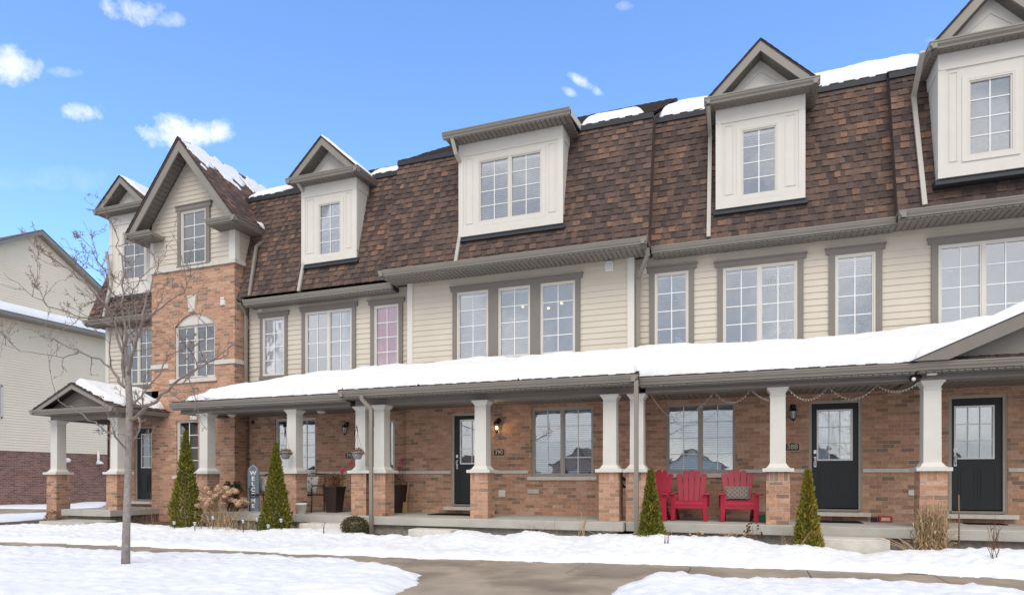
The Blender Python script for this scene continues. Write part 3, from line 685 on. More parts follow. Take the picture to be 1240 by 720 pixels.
# ------------------------------------------------------------------ snow: a thick sheet on any surface
def poly_dist(P, poly):
    """signed distance of points P (n,2) to polygon: positive inside"""
    poly = np.array(poly); n = len(poly); d = np.full(len(P), 1e9); inside = np.zeros(len(P), bool)
    for i in range(n):
        a, b = poly[i], poly[(i+1) % n]; ab = b - a; t = np.clip(((P - a) @ ab) / (ab @ ab + 1e-12), 0, 1)
        d = np.minimum(d, np.linalg.norm(P - (a + t[:, None] * ab), axis=1))
        c = ((a[1] > P[:,1]) != (b[1] > P[:,1])) & (P[:,0] < (b[0]-a[0]) * (P[:,1]-a[1]) / (b[1]-a[1] + 1e-12) + a[0]); inside ^= c
    return np.where(inside, d, -d)
def snow_sheet(name, poly, base, T, step=.06, edge=.12, rag=.05, lump=.35, seed=0, up=(0,0,1), ls=.9, extra=None, fine=.012, round_=.55):
    """poly in (u,v); base(u,v)->world point; thickness T grows from a ragged edge."""
    us = [p[0] for p in poly]; vs = [p[1] for p in poly]
    u = np.arange(min(us) - step, max(us) + step * 1.5, step); v = np.arange(min(vs) - step, max(vs) + step * 1.5, step)
    G = np.array([(a, b) for b in v for a in u]); D = poly_dist(G, poly); upv = Vector(up); nu = len(u)
    nv = len(v); D2 = np.empty(len(G))
    for i, ((a, b), d) in enumerate(zip(G, D)):
        q = Vector((a, b, seed * 5.3)); D2[i] = d + rag * (noise.noise(q * 2.3) + .6 * noise.noise(q * 6.1) + .35 * noise.noise(q * 14))
    gy_, gx_ = np.gradient(D2.reshape(nv, nu), step); gx_ = gx_.ravel(); gy_ = gy_.ravel()
    verts = []; hs = []
    for i, (a, b) in enumerate(G):
        d2 = D2[i]; q = Vector((a, b, seed * 5.3))
        if d2 <= 0:                                  # pull the rim back onto the ragged edge line
            g2 = gx_[i]**2 + gy_[i]**2 + 1e-6; k = min(1.0, step * 1.0 * g2**.5 / max(1e-6, -d2)) * -d2 / g2
            a += gx_[i] * k; b += gy_[i] * k; h = -.008
        else:
            e = min(1, d2 / edge); h = T * (e ** round_) * (1 + lump * noise.noise(q * ls) + lump * .4 * noise.noise(q * ls * 2.7))
            h += fine * noise.noise(q * 9) * e
            if extra: h += extra(a, b) * e
            h = max(h, .004)
        hs.append(d2); verts.append(Vector(base(a, b)) + upv * h)
    faces = []
    for j in range(len(v) - 1):
        for i in range(nu - 1):
            k = j * nu + i; qd = (k, k + 1, k + nu + 1, k + nu)
            if max(hs[t] for t in qd) > 0: faces.append(qd)
    used = sorted({i for f in faces for i in f}); mp = {o: i for i, o in enumerate(used)}
    me = bpy.data.meshes.new(name); me.from_pydata([tuple(verts[i]) for i in used], [], [tuple(mp[i] for i in f) for f in faces])
    me.polygons.foreach_set('use_smooth', [True] * len(faces)); me.materials.append(M['snow']); me.update()
    # normals up
    o = bpy.data.objects.new(name, me); COL.objects.link(o); return o
# ================================================================== the row of townhouses
YW = 13.83                       # main wall plane
YC = 13.58                       # the middle unit stands proud
GZ = 2.75                        # storey line
def mans(y0, z0=5.6, s=.26): return lambda z: y0 + s * (z - z0)
mB, mC, mD, mE = mans(13.5), mans(13.08), mans(13.5), mans(13.26)
X_AB = PX(298, 13.6); X_BC = PX(497, YC); X_CD = PX(764, YC); XR_BC, XR_CD, XR_DE = -8.02, -1.87, 2.56
X_A0 = PX(130, YW); X_E1 = 8.2
RIDGE_Y = 19.0
def house(name, x, label):
    return thing(name, (x, 13.8, 0), label, 'townhouse', 'townhouses of the row', world=True)
hA = house('townhouse', (X_A0 + X_AB) / 2, 'end townhouse with orange brick tower, steep gable and its own side porch')
hB = house('townhouse', (X_AB + X_BC) / 2, 'recessed townhouse between brick tower and middle unit, rose curtain upstairs, hanging baskets on porch')
hC = house('townhouse', (X_BC + X_CD) / 2, 'projecting middle townhouse with flat-roofed dormer and triple window, number 390, lit lantern')
hD = house('townhouse', (X_CD + 2.9) / 2, 'townhouse number 388 with red chairs and string lights on its porch')
hE = house('townhouse', 5.5, 'rightmost townhouse with porch gable and large dormer cut by the picture edge')
def wr(pxl, pxr, pyt, pyb, Y):    # window rectangle; heights are read at its left edge
    return (PX(pxl, Y), PX(pxr, Y), PZ(pxl, pyb, Y), PZ(pxl, pyt, Y))
zE = 5.42
def mansard(root, x0, x1, mY, ztop, seed, name='mansard_roof', ridge=11.4, left=None, right=None):
    b = MB(); V = Vector((0, mY(ztop) - mY(5.6), ztop - 5.6)); L = V.length
    shingles(b, (x0, mY(5.6), 5.6), (1,0,0), V, x1 - x0, L, seed=seed, th=.75)
    o = b.build(name, M['shingle'], root)
    s = MB()
    for X, on in ((x0, left), (x1, right)):      # cheeks where the roof steps
        s.face([(X, mY(5.5), 5.5), (X, mY(5.5) + 1.2, 5.5), (X, mY(ztop) + 1.2, ztop), (X, mY(ztop), ztop)], .3)
    s.face([(x0, mY(5.6) + .004, 5.6), (x1, mY(5.6) + .004, 5.6), (x1, mY(ztop) + .006, ztop), (x0, mY(ztop) + .006, ztop)], .1)
    s.build('roof_cheek', M['shingle'], o)
    f = MB(); f.box(x0 - .01, x1 + .01, mY(ztop) - .05, mY(ztop) + .06, ztop - .03, ztop + .075); f.build('drip_edge', M['flash'], o)
    t = MB(); V2 = Vector((0, RIDGE_Y - mY(ztop) + .02, ridge - ztop - .07))
    shingles(t, (x0, mY(ztop) - .03, ztop + .078), (1,0,0), V2, x1 - x0, V2.length, seed=seed + 5, e=.2)
    t.face([(x0, mY(ztop), ztop + .06), (x1, mY(ztop), ztop + .06), (x1, RIDGE_Y, ridge - .02), (x0, RIDGE_Y, ridge - .02)], .2)
    t.face([(x0, RIDGE_Y, ridge), (x1, RIDGE_Y, ridge), (x1, 24.5, ztop), (x0, 24.5, ztop)], .3)
    for X in (x0, x1): t.face([(X, mY(ztop), ztop), (X, 24.5, ztop), (X, RIDGE_Y, ridge)], .3)
    t.build('upper_roof', M['shingle_top'], root)
    return o
def eave(root, x0, x1, Yf, zt, Yw, ends=(False, False), ztop_wall=None):
    g = MB(); gutter_x(g, x0, x1, Yf, zt)
    g.box(x0 + .01, x1 - .01, Yf + .12, Yf + .145, zt - .17, zt - .01)
    if ends[1]: gutter_y(g, Yf + .004, Yw, x1 + .004, zt, 1)
    if ends[0]: gutter_y(g, Yf + .004, Yw, x0 - .004, zt, -1)
    o = g.build('eave_gutter', M['gutter'], root)
    s = MB(); soffit_x(s, x0 + .02, x1 - .02, Yf + .06, Yw + .02, zt - .155); s.build('soffit', M['soffit'], o)
    d = MB(); d.box(x0 + .01, x1 - .01, Yf + .15, Yw + .3, zt - .12, zt - .03); d.build('eave_deck', M['flash'], o)
    return o
def shell(root, x0, x1, Y):
    s = MB(); s.box(x0, x1, 23.9, 24.1, -.5, 8.6)
    s.build('rear_wall', M['siding'], root)
    i = MB()
    for z0_, z1_ in ((-.05, 2.62), (2.8, 5.38), (5.75, 8.35)):
        yb = Y + (1.3 if z0_ > 5 else .95)
        i.box(x0 + .12, x1 - .12, yb, yb + .1, z0_, z1_)
        i.box(x0 + .12, x1 - .12, Y + (.85 if z0_ > 5 else .13), yb, z1_, z1_ + .08); i.box(x0 + .12, x1 - .12, Y + (.5 if z0_ > 5 else .13), yb, z0_ - .08, z0_)
    for X in (x0 + .1, x1 - .2): i.box(X, X + .1, Y + .9, 23.9, -.3, 8.3)
    i.build('inner_wall', M['darkroom'], root)
def band(root, segs, Y, z0=.925, z1=.99, proud=.03):
    b = MB()
    for a, c in segs:
        x = a
        while x < c - .01:
            xe = min(c, x + .95); b.box(x + .002, xe - .002, Y - proud, Y + .02, z0, z1); x = xe
    b.build('stone_band', M['stone'], root)
# ---- unit C (390), middle
zc_t, zc_b = PZ(555, 354.8, YC), PZ(555, 437, YC)
w1, w2, w3 = (PX(554, YC), PX(592, YC)), (PX(604, YC), PX(642.6, YC)), (PX(655, YC), PX(697, YC))
gC = wr(643.7, 718.4, 494.2, 576, YC); dC = (PX(549, YC), PX(549, YC) + .90, .235, .235 + 2.04)
dC = (dC[0], dC[1], .235, 2.27)
b = MB(); brick_wall(b, PX(492, YC), X_CD + .12, YC, -.5, GZ, [gC, (dC[0]-.055, dC[1]+.055, .12, dC[3]+.055)])
for X in (PX(492, YC), X_CD + .12): b.face([(X, YC, -.5), (X, YC + .5, -.5), (X, YC + .5, GZ), (X, YC, GZ)])
b.build('brick_wall', M['brick'], hC)
allC = (w1[0], w3[1], zc_b, zc_t)
s = MB(); siding_wall(s, front(YC), X_BC + .05, X_CD - .05, GZ, 5.55, [(w1[0]-.02, w3[1]+.02, zc_b-.02, zc_t+.02)])
siding_wall(s, sideR(X_CD), YC + .1, YW + .1, GZ, 5.55); siding_wall(s, sideL(X_BC), YC + .1, YW + .1, GZ, 5.55)
s.build('siding_wall', M['siding'], hC)
for X in (X_BC, X_CD):
    c = MB(); c.box(X - .07, X + .07, YC - .03, YC + .10, GZ, 5.5); c.build('corner_board', M['panel'], hC)
first = None
for i, (a, d) in enumerate((w1, w2, w3)):
    w = window(hC, a, d, zc_b, zc_t, YC - .03, sashes=1, cover=['blind', 'blind', None][i])
    first = first or w
trim_around(hC, first, w1[0], w3[1], zc_b, zc_t, YC, mullions=((w1[1], w2[0]), (w2[1], w3[0])))
window(hC, *gC, YC + .04, sashes=2, cover=['blind', 'blind.97'], frame='sand')
door_frame(hC, dC[0], dC[1], dC[3], .12, YC + .03); sill_step(hC, dC[0], dC[1], YC)
door(hC, dC[0], dC[1], dC[2], dC[3], YC + .075, (dC[0]+.17, dC[0]+.71, PZ(560, 560, YC), PZ(560, 509, YC)), grid=(2, 3))
sc = MB(); sc.box(gC[0]-.09, gC[1]+.08, YC-.05, YC+.06, gC[2]-.09, gC[2]-.01); sc.build('stone_sill', M['stone'], hC)
band(hC, [(PX(492, YC), dC[0]-.06), (dC[1]+.06, gC[0]-.07), (gC[1]+.07, X_CD+.12)], YC)
mansard(hC, XR_BC, XR_CD, mC, 8.48, 11, ridge=11.75, left=1, right=1)
YfC = 12.87; eave(hC, XR_BC, XR_CD, YfC, 5.61, YC, ends=(True, True))
shell(hC, X_BC, X_CD, YC)
Yd = 13.2; dz0, dz1 = PZ(557.7, 287.5, Yd), PZ(555.8, 175.8, Yd)
dX0, dX1 = PX(556.5, Yd), PX(681, Yd)
dw = (PX(579, Yd), PX(657, Yd), PZ(578, 271, Yd), PZ(578, 194.5, Yd))
d0 = dormer(hC, dX0, dX1, dz0, dz1, Yd, mC, 0, 0, dw, ['blind', 'blind.75'], None, sash=2)
ro = MB(); zt = PZ(535, 160.3, 12.8); rx0, rx1 = PX(534.8, 12.8), PX(689.5, 12.8)
gutter_x(ro, rx0, rx1, 12.8, zt); ro.build('eave_gutter', M['gutter'], d0)
ro = MB(); ro.hexa([(rx0+.05,12.92,zt-.12),(rx1-.02,12.92,zt-.12),(rx1-.02,14.9,zt+.20),(rx0+.05,14.9,zt+.20),(rx0+.05,12.92,zt-.01),(rx1-.02,12.92,zt-.01),(rx1-.02,14.9,zt+.31),(rx0+.05,14.9,zt+.31)]); ro.build('shed_roof', M['shingle_top'], d0)
ro = MB()
for X in (rx0 + .03, rx1 - .02): ro.hexa([(X,12.86,zt-.13),(X+.02,12.86,zt-.13),(X+.02,14.9,zt+.17),(X,14.9,zt+.17),(X,12.86,zt+.01),(X+.02,12.86,zt+.01),(X+.02,14.9,zt+.32),(X,14.9,zt+.32)])
ro.build('rake_board', M['pillar'], d0)
ro = MB(); soffit_x(ro, rx0 + .05, rx1 - .03, 12.86, Yd - .02, zt - .15); soffit_y(ro, Yd - .02, 14.3, dX1 + .02, rx1 - .03, zt - .15); soffit_y(ro, Yd - .02, 14.3, rx0 + .05, dX0 - .02, zt - .15)
ro.build('soffit', M['soffit'], d0)
ch = MB(); ch.face([(dX1, Yd, dz1), (dX1, 14.6, dz1), (dX1, 14.6, zt + .15), (dX1, Yd, zt - .1)]); ch.face([(dX0, Yd, dz1), (dX0, 14.6, dz1), (dX0, 14.6, zt + .15), (dX0, Yd, zt - .1)]); ch.build('dormer_cheek', M['gutter'], d0)
vent(hC, PX(738, YC), PZ(738, 323, YC), YC, .085, .085)
x = PX(550, 12.95); downspout(hC, [(x - .02, 12.88, zt - .12), (x + .02, 13.0, zt - .42), (x + .05, mC(zt - .5) - .06, zt - .75), (x + .0, mC(5.65) - .06, 5.65)], name='roof_downspout', m='lightpipe')
# downspout at the C/D corner
xg = PX(783, 13.0); xd = PX(770.5, YC)
downspout(hC, [(xg, 13.1, 5.46), (xg, 13.15, 5.34), (xd + .03, YC + .06, 5.02), (xd + .03, YC + .06, 3.1)])
# ---- unit D (388)
def upstairs(root, specs, Y, x0, x1):
    holes = []; s = MB()
    for sp in specs:
        r = wr(*sp[:4], Y); holes.append(r)
    siding_wall(s, front(Y), x0, x1, GZ, 5.55, [(h[0]-.02, h[1]+.02, h[2]-.02, h[3]+.02) for h in holes])
    s.build('siding_wall', M['siding'], root)
    for sp, r in zip(specs, holes):
        w = window(root, *r, Y - .03, sashes=sp[4], cover=sp[5]); trim_around(root, w, *r, Y, side=sp[6] if len(sp) > 6 else .11)
X_DE = 2.72
upstairs(hD, [(793, 834, 332, 424, 1, 'blind.36'), (875.5, 965.5, 325.5, 419, 2, ['blind.22', 'blind.15']), (1011, 1060, 310, 409.4, 1, 'blind.2')], YW, X_CD + .05, X_DE)
gD = wr(806.7, 890.7, 489, 572, YW); dD = (PX(983, YW), PX(1040, YW) + .0, .235, 2.27)
b = MB(); brick_wall(b, X_CD + .1, X_DE, YW, -.5, GZ, [gD, (dD[0]-.055, dD[1]+.055, .12, dD[3]+.055)]); b.build('brick_wall', M['brick'], hD)
window(hD, *gD, YW + .04, sashes=2, cover=['blind', 'blind'], frame='sand')
door_frame(hD, dD[0], dD[1], dD[3], .12, YW + .03); sill_step(hD, dD[0], dD[1], YW)
dd = door(hD, dD[0], dD[1], dD[2], dD[3], YW + .075, (PX(991.5, YW), PX(1031, YW), PZ(991, 555.5, YW), PZ(991, 497.5, YW)), cover=True, grid=(3, 3))
sc = MB(); sc.box(gD[0]-.05, gD[1]+.05, YW-.05, YW+.06, gD[2]-.10, gD[2]-.01); sc.build('stone_sill', M['stone'], hD)
band(hD, [(X_CD+.12, gD[0]-.07), (gD[1]+.07, dD[0]-.06), (dD[1]+.06, X_DE)], YW)
mansard(hD, XR_CD, XR_DE, mD, 8.585, 22, ridge=11.45, right=1)
eave(hD, XR_CD + .02, XR_DE + .02, 13.40, 5.585, YW)
shell(hD, X_CD, X_DE, YW)
Yd = 13.617
def gabled(root, pl, pr, ptl, pbl, ptl_y, pbl_y, win, cover, cl, cr, cy, apx, apy, mY, Yd=Yd, Yc=13.27):
    X0, X1 = PX(pl, Yd), PX(pr, Yd); z0, z1 = PZ(pbl, pbl_y, Yd), PZ(ptl, ptl_y, Yd)
    zc = PZ(cl, cy, Yc); zap = PZ(apx, apy, Yc)
    return dormer(root, X0, X1, z0, max(z1, zc - .12), Yd, mY, PX(cl, Yc), PX(cr, Yc), wr(*win, Yd), cover, (zc, Yc, zap)), (X0, X1, z0, z1, zc, zap)
dmD, qD = gabled(hD, 867.8, 974, 867, 868.9, 137, 253.9, (896.5, 942, 157, 239.5), 'blind.25', 852.4, 993.7, 118.1, 920.6, 46.1, mD)
vent(hD, PX(780, YW), PZ(780, 327, YW), YW, .075, .075)
x = PX(858, 13.45); downspout(hD, [(x, 13.38, qD[4]-.1), (x, mD(qD[4]-.4)-.07, qD[4]-.4), (x, mD(5.65)-.06, 5.65)], name='roof_downspout', m='lightpipe')
lantern(hD, PX(960, YW), PZ(960, 500, YW), YW); plaque(hD, PX(959.3, YW), PZ(959, 540.5, YW), YW, '388')
# ---- unit E
Xe = X_E1
E_specs = [(1135.5, 1247, 298, 401.6, 2, [None, None])]
upstairs(hE, E_specs, YW, X_DE, Xe)
dE = (PX(1153, YW), PX(1215.5, YW), .235, 2.27)
b = MB(); eW = (5.2, 6.75, .99, 2.25); brick_wall(b, X_DE, Xe, YW, -.5, GZ, [eW, (dE[0]-.055, dE[1]+.055, .12, dE[3]+.055)])
b.face([(Xe, YW, -.5), (Xe, 24, -.5), (Xe, 24, 5.5), (Xe, YW, 5.5)]); b.build('brick_wall', M['brick'], hE)
window(hE, *eW, YW + .04, sashes=2, cover='blind', frame='sand')
door_frame(hE, dE[0], dE[1], dE[3], .12, YW + .03); sill_step(hE, dE[0], dE[1], YW)
door(hE, dE[0], dE[1], dE[2], dE[3], YW + .075, (PX(1159, YW), PX(1203.5, YW), PZ(1159, 553.5, YW), PZ(1159, 493, YW)), grid=(3, 3))
band(hE, [(X_DE, dE[0]-.06), (dE[1]+.06, eW[0]-.05), (eW[1]+.05, Xe)], YW)
mansard(hE, XR_DE, Xe + .3, mE, 8.45, 33, ridge=11.5)
eave(hE, XR_DE, Xe + .3, 13.16, 5.60, YW, ends=(True, False))
shell(hE, X_DE, Xe, YW)
YdE, YcE = 13.17, 12.9
xE0 = PX(1137, YdE); wE = wr(1170.5, 1229, 96.5, 191.5, YdE); xE1 = wE[1] + (wE[0] - xE0)
zcE = PZ(1125.8, 50, YcE); cE0 = PX(1125.8, YcE); cE1 = xE1 + (xE0 - cE0)
dormer(hE, xE0, xE1, PZ(1138.3, 216.7, YdE), zcE - .12, YdE, mE, cE0, cE1, wE, None, (zcE, YcE, zcE + .92))
x = PX(1117, 13.15); downspout(hE, [(x - .03, 13.0, zcE - .1), (x, mE(zcE-.45) - .07, zcE - .45), (x + .05, mE(5.65) - .06, 5.65)], name='roof_downspout', m='lightpipe')
x = Xe + .3
# ---- unit B
upstairs(hB, [(319, 345.5, 386, 455.6, 1, 'pink:left', .085), (370.5, 427, 379, 453.7, 2, [None, 'curtain:right']), (454, 483.5, 371, 447.5, 1, 'pink')], YW, X_AB - .1, X_BC + .05)
gB = wr(333, 382, 507, 571, YW); sB = (PX(468, YW), PX(477, YW), 1.0, 2.25); dB = (PX(441, YW), PX(441, YW) + .62, .235, 2.27)
b = MB(); brick_wall(b, X_AB - .1, PX(494, YW), YW, -.5, GZ, [gB, (sB[0]-.02, sB[1]+.02, sB[2], sB[3]), (dB[0]-.05, dB[1]+.05, .12, dB[3]+.055)]); b.build('brick_wall', M['brick'], hB)
window(hB, *gB, YW + .04, sashes=2, cover=[None, 'blind'], frame='vinyl')
window(hB, sB[0], sB[1], sB[2], sB[3], YW + .04, sashes=1, frame='vinyl', lites=False)
door_frame(hB, dB[0], dB[1], dB[3], .12, YW + .03, w=.05); sill_step(hB, dB[0], dB[1], YW)
door(hB, dB[0], dB[1], dB[2], dB[3], YW + .075, (dB[0]+.14, dB[1]-.14, 1.2, 2.05), grid=(2, 3))
sc = MB(); sc.box(gB[0]-.05, gB[1]+.05, YW-.05, YW+.06, gB[2]-.09, gB[2]-.01); sc.build('stone_sill', M['stone'], hB)
band(hB, [(X_AB, gB[0]-.07), (gB[1]+.07, dB[0]-.06), (sB[1]+.06, PX(493, YW))], YW)
mansard(hB, X_AB - .6, XR_BC, mB, 8.50, 44, ridge=11.35)
eave(hB, X_AB + .05, XR_BC + .02, 13.40, 5.50, YW)
shell(hB, X_AB, X_BC, YW)
dmB, qB = gabled(hB, 366, 431.5, 366, 366, 229.2, 320.8, (385.2, 413.5, 247, 311.5), None, 345, 432.5, 216, 389.6, 163.9, mB)
x = PX(363.5, 13.5); downspout(hB, [(x - .0, 13.40, qB[4]-.1), (x+.02, mB(qB[4]-.6)-.07, qB[4]-.5), (x + .0, mB(5.6)-.06, 5.56)], name='roof_downspout', m='lightpipe')
lantern(hB, PX(421, YW), PZ(421, 519, YW), YW); plaque(hB, PX(424, YW), PZ(424, 551, YW), YW, '392')
vent(hB, PX(316, YW), PZ(316, 374, YW), YW, .07, .07)
xt = PX(302, 13.6)
# ---- unit A with the tower
YT = 13.39; XT0, XT1 = PX(183.7, YT), PX(284.2, YT)
tz = PZ(284.2, 318, YT)
aw = (PX(212, YT), PX(260, YT), PZ(212, 459, YT), PZ(212, 396, YT)); azt = PZ(236, 379, YT)
tgw = wr(213.5, 240, 509, 575, YT)
b = MB(); holeA = (aw[0], aw[1], aw[2], aw[3])
segN = 14; arc = []
xc_ = (aw[0]+aw[1])/2; hwid = (aw[1]-aw[0])/2; rs = azt - aw[3]
Rr = (hwid**2 + rs**2) / (2*rs); zc0 = azt - Rr
for i in range(segN + 1):
    x = aw[0] + (aw[1]-aw[0])*i/segN; arc.append((x, zc0 + math.sqrt(max(0, Rr*Rr - (x - xc_)**2))))
brick_wall(b, XT0, XT1, YT, -.5, tz, [holeA, (aw[0], aw[1], aw[3], azt + .001), tgw])
for i in range(segN):
    (xa, za), (xb, zb) = arc[i], arc[i+1]; b.face([(xa, YT, za), (xb, YT, zb), (xb, YT, azt + .002), (xa, YT, azt + .002)]); b.face([(xa, YT, za), (xa, YT+.1, za), (xb, YT+.1, zb), (xb, YT, zb)])
b.face([(XT1, YT, -.5), (XT1, YW + .1, -.5), (XT1, YW + .1, tz), (XT1, YT, tz)]); b.face([(XT0, YT, -.5), (XT0, YT, tz), (XT0, YW + .1, tz), (XT0, YW + .1, -.5)])
bt = b.build('brick_tower', M['brick'], hA)
ah = MB(); ah.prism([(aw[0], aw[3])] + [p for p in arc] + [(aw[1], aw[3])], YT + .05, YT + .09, 'Y'); ah.build('arched_head', M['vinyl'], hA)
window(hA, aw[0], aw[1], aw[2], aw[3], YT + .03, sashes=2, cover=['curtain', 'curtain'])
so_ = MB()
for i in range(segN + 6):     # soldier bricks standing round the arch
    pass
window(hA, *tgw, YT + .04, sashes=1, cols=2, cover='blind')
st = MB(); st.box(aw[0]-.16, aw[1]+.10, YT-.05, YT+.06, aw[2]-.12, aw[2]-.01); st.build('stone_sill', M['stone'], hA); st = MB(); st.box(tgw[0]-.1, tgw[1]+.1, YT-.05, YT+.06, tgw[2]-.10, tgw[2]-.01)
st.build('stone_sill', M['stone'], hA); st = MB()
zb1, zb0 = PZ(262, 436, YT), PZ(262, 441.2, YT)
st.box(XT0 - .0, aw[0]-.22, YT-.035, YT, zb0, zb1); st.build('stone_band', M['stone'], hA); st = MB(); st.box(aw[1]+.02, XT1+.035, YT-.035, YT, zb0, zb1); st.box(XT1, XT1+.035, YT, YW, zb0, zb1)
st.build('stone_band', M['stone'], hA); st = MB()
kx = PX(233.5, YT); kz0, kz1 = PZ(233, 377.5, YT), PZ(233, 359.5, YT); st.prism([(kx-.10, kz0), (kx+.10, kz0), (kx+.15, kz1), (kx-.15, kz1)], YT-.05, YT, 'Y')
st.prism([(kx-.17, kz1), (kx+.17, kz1), (kx+.17, kz1+.03), (kx-.17, kz1+.03)], YT-.055, YT, 'Y')
st.build('keystone', M['stone'], hA); st = MB()
kx = PX(236, YT); kz0, kz1 = PZ(232, 508, YT), PZ(232, 497, YT); st.prism([(kx-.10, kz0), (kx+.10, kz0), (kx+.15, kz1), (kx-.15, kz1)], YT-.05, YT, 'Y')
st.build('keystone', M['stone'], hA); st = MB()
st.box(XT0-.02, XT1+.05, YT-.05, YT+.01, tz, tz+.10); st.box(XT1, XT1+.05, YT, YW + .3, tz, tz+.10)
st.build('stone_trim', M['stone'], hA)
vent(hA, PX(270.5, YT), PZ(270, 366.5, YT), YT, .07, .07)
# tower siding and its steep gable
YgT = 12.95; gx = PX(219.5, YgT); gz = PZ(219.5, 166, YgT); ez = PZ(283, 262, YgT)
gxc = (XT0 + XT1) / 2; gx = gxc + .0; hwG = (XT1 - XT0)/2 + .42
slope = (gz - ez) / hwG
tw = wr(220.5, 250.5, 257.5, 322.5, YT)
tp = lambda z: (XT0, XT1) if z < ez - .1 else ((gxc - (gz - .16 - z)/slope, gxc + (gz - .16 - z)/slope) if z < gz - .2 else None)
def tpc(z):
    r = tp(z)
    return None if r is None else (max(r[0], XT0), min(r[1], XT1))
s = MB(); siding_wall(s, front(YT + .01), XT0, XT1, tz + .10, gz, [(tw[0]-.02, tw[1]+.02, tw[2]-.02, tw[3]+.02)], top=tpc)
siding_wall(s, sideR(XT1), YT + .1, YT + 1.5, tz + .10, ez); siding_wall(s, sideL(XT0), YT + .1, YT + 1.5, tz + .10, ez); s.build('siding_wall', M['siding'], hA)
c = MB(); c.box(XT1 - .17, XT1 + .035, YT - .025, YT + .14, tz + .10, ez - .12); c.build('corner_board', M['panel'], hA); c = MB(); c.box(XT0 - .03, XT0 + .10, YT - .025, YT + .1, tz + .10, ez - .12); c.build('corner_board', M['panel'], hA)
w = window(hA, *tw, YT - .03, sashes=1, cols=2, rows=4, cover='curtain:right'); trim_around(hA, w, *tw, YT, side=.13, head=.14, sill=.04)
rb = MB(); th = .22; Lg = math.hypot(hwG, gz - ez); v_ = th * Lg / hwG; hh = th * Lg / (gz - ez); low = .12
for sg in (1, -1):
    e = gxc + sg * (hwG + .02)
    rb.prism([(e, ez - .0), (gxc, gz), (gxc, gz - v_), (e - sg * hh, ez)], YgT, YgT + .035, 'Y')
# eave returns on both sides
gutter_x(rb, XT1 - .52, XT1 + .46, YgT - .06, ez + .03); gutter_y(rb, YgT - .056, 15.0, XT1 + .464, ez + .03, 1)
gutter_x(rb, XT0 - .46, XT0 + .50, YgT - .06, ez + .03); gutter_y(rb, YgT - .056, 15.0, XT0 - .464, ez + .03, -1)
rb.box(XT1 - .50, XT1 + .35, YgT + .06, YT, ez - .10, ez + .0); rb.box(XT0 - .35, XT0 + .48, YgT + .06, YT, ez - .10, ez + .0)
rbo = rb.build('rake_board', M['gutter'], hA)
sf = MB(); soffit_x(sf, XT1 - .50, XT1 + .42, YgT - .0, YT, ez - .13); soffit_x(sf, XT0 - .42, XT0 + .48, YgT - .0, YT, ez - .13); soffit_y(sf, YT, 15.0, XT1 + .03, XT1 + .42, ez - .13); soffit_y(sf, YT, 15.0, XT0 - .42, XT0 - .03, ez - .13)
nb = 22
for sg in (1, -1):
    for i in range(nb):
        f0, f1 = i / nb, (i + 1) / nb - .006
        P0 = (gxc + sg * hwG * (1 - f0), ez + (gz - ez) * f0 - .05); P1 = (gxc + sg * hwG * (1 - f1), ez + (gz - ez) * f1 - .05)
        sf.hexa([(P0[0], YgT+.03, P0[1]-.05), (P1[0], YgT+.03, P1[1]-.05), (P1[0], YT+.02, P1[1]-.05), (P0[0], YT+.02, P0[1]-.05), (P0[0], YgT+.03, P0[1]), (P1[0], YgT+.03, P1[1]), (P1[0], YT+.02, P1[1]), (P0[0], YT+.02, P0[1])])
sf.build('gable_soffit', M['soffit'], rbo)
gr = MB(); yend = 16.6
for sg in (1, -1):
    e = gxc + sg * (hwG + .04); V = Vector((gxc - e, 0, gz + .03 - ez)); Lr = yend - YgT + .04
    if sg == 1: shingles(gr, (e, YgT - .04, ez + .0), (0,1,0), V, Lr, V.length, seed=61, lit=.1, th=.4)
    else: shingles(gr, (e, yend, ez), (0,-1,0), V, Lr, V.length, seed=62, th=.4)
    gr.prism([(e, ez), (gxc, gz + .03), (gxc, gz - .04), (e - sg*.05, ez - .02)], YgT - .02, yend, 'Y', c=.1)
gr.build('tower_roof', M['shingle'], hA)
# low wall left of the tower, corner, mansard with sloping end
aW = wr(150.5, 187, 399.5, 467, YW); dA = (PX(164.5, YW), PX(164.5, YW) + .90, .235, 2.27)
s = MB(); siding_wall(s, front(YW), X_A0, XT0 + .05, GZ, 5.45, [(aW[0]-.02, aW[1]+.02, aW[2]-.02, aW[3]+.02)])
siding_wall(s, sideL(X_A0), YW + .05, 24, -.4, 5.45); s.build('siding_wall', M['siding'], hA)
w = window(hA, *aW, YW - .03, sashes=2, cover=[None, None]); trim_around(hA, w, *aW, YW, side=.03)
c = MB(); c.box(X_A0 - .04, X_A0 + .09, YW - .03, YW + .1, GZ, 5.4); c.build('corner_board', M['panel'], hA)
b = MB(); brick_wall(b, X_A0 + .08, XT0 + .03, YW, -.5, GZ, [(dA[0]-.055, dA[1]+.055, .12, dA[3]+.055)]); b.face([(X_A0, YW, -.5), (X_A0, YW + .5, -.5), (X_A0, YW + .5, GZ), (X_A0, YW, GZ)]); b.build('brick_wall', M['brick'], hA)
door_frame(hA, dA[0], dA[1], dA[3], .12, YW + .03); sill_step(hA, dA[0], dA[1], YW)
door(hA, dA[0], dA[1], dA[2], dA[3], YW + .075, (dA[0]+.17, dA[0]+.73, PZ(172, 565, YW), PZ(172, 526, YW)), grid=(2, 3), knob='right')
xa0 = X_A0 - .35; zA = 8.45
m = MB(); V = Vector((0, mB(zA) - mB(5.5), zA - 5.5)); sl_ = .26
shingles(m, (xa0, mB(5.5), 5.5), (1,0,0), V, X_AB - .5 - xa0, V.length, seed=71, clip=lambda v: (v * .26 * .97, X_AB - .5 - xa0))
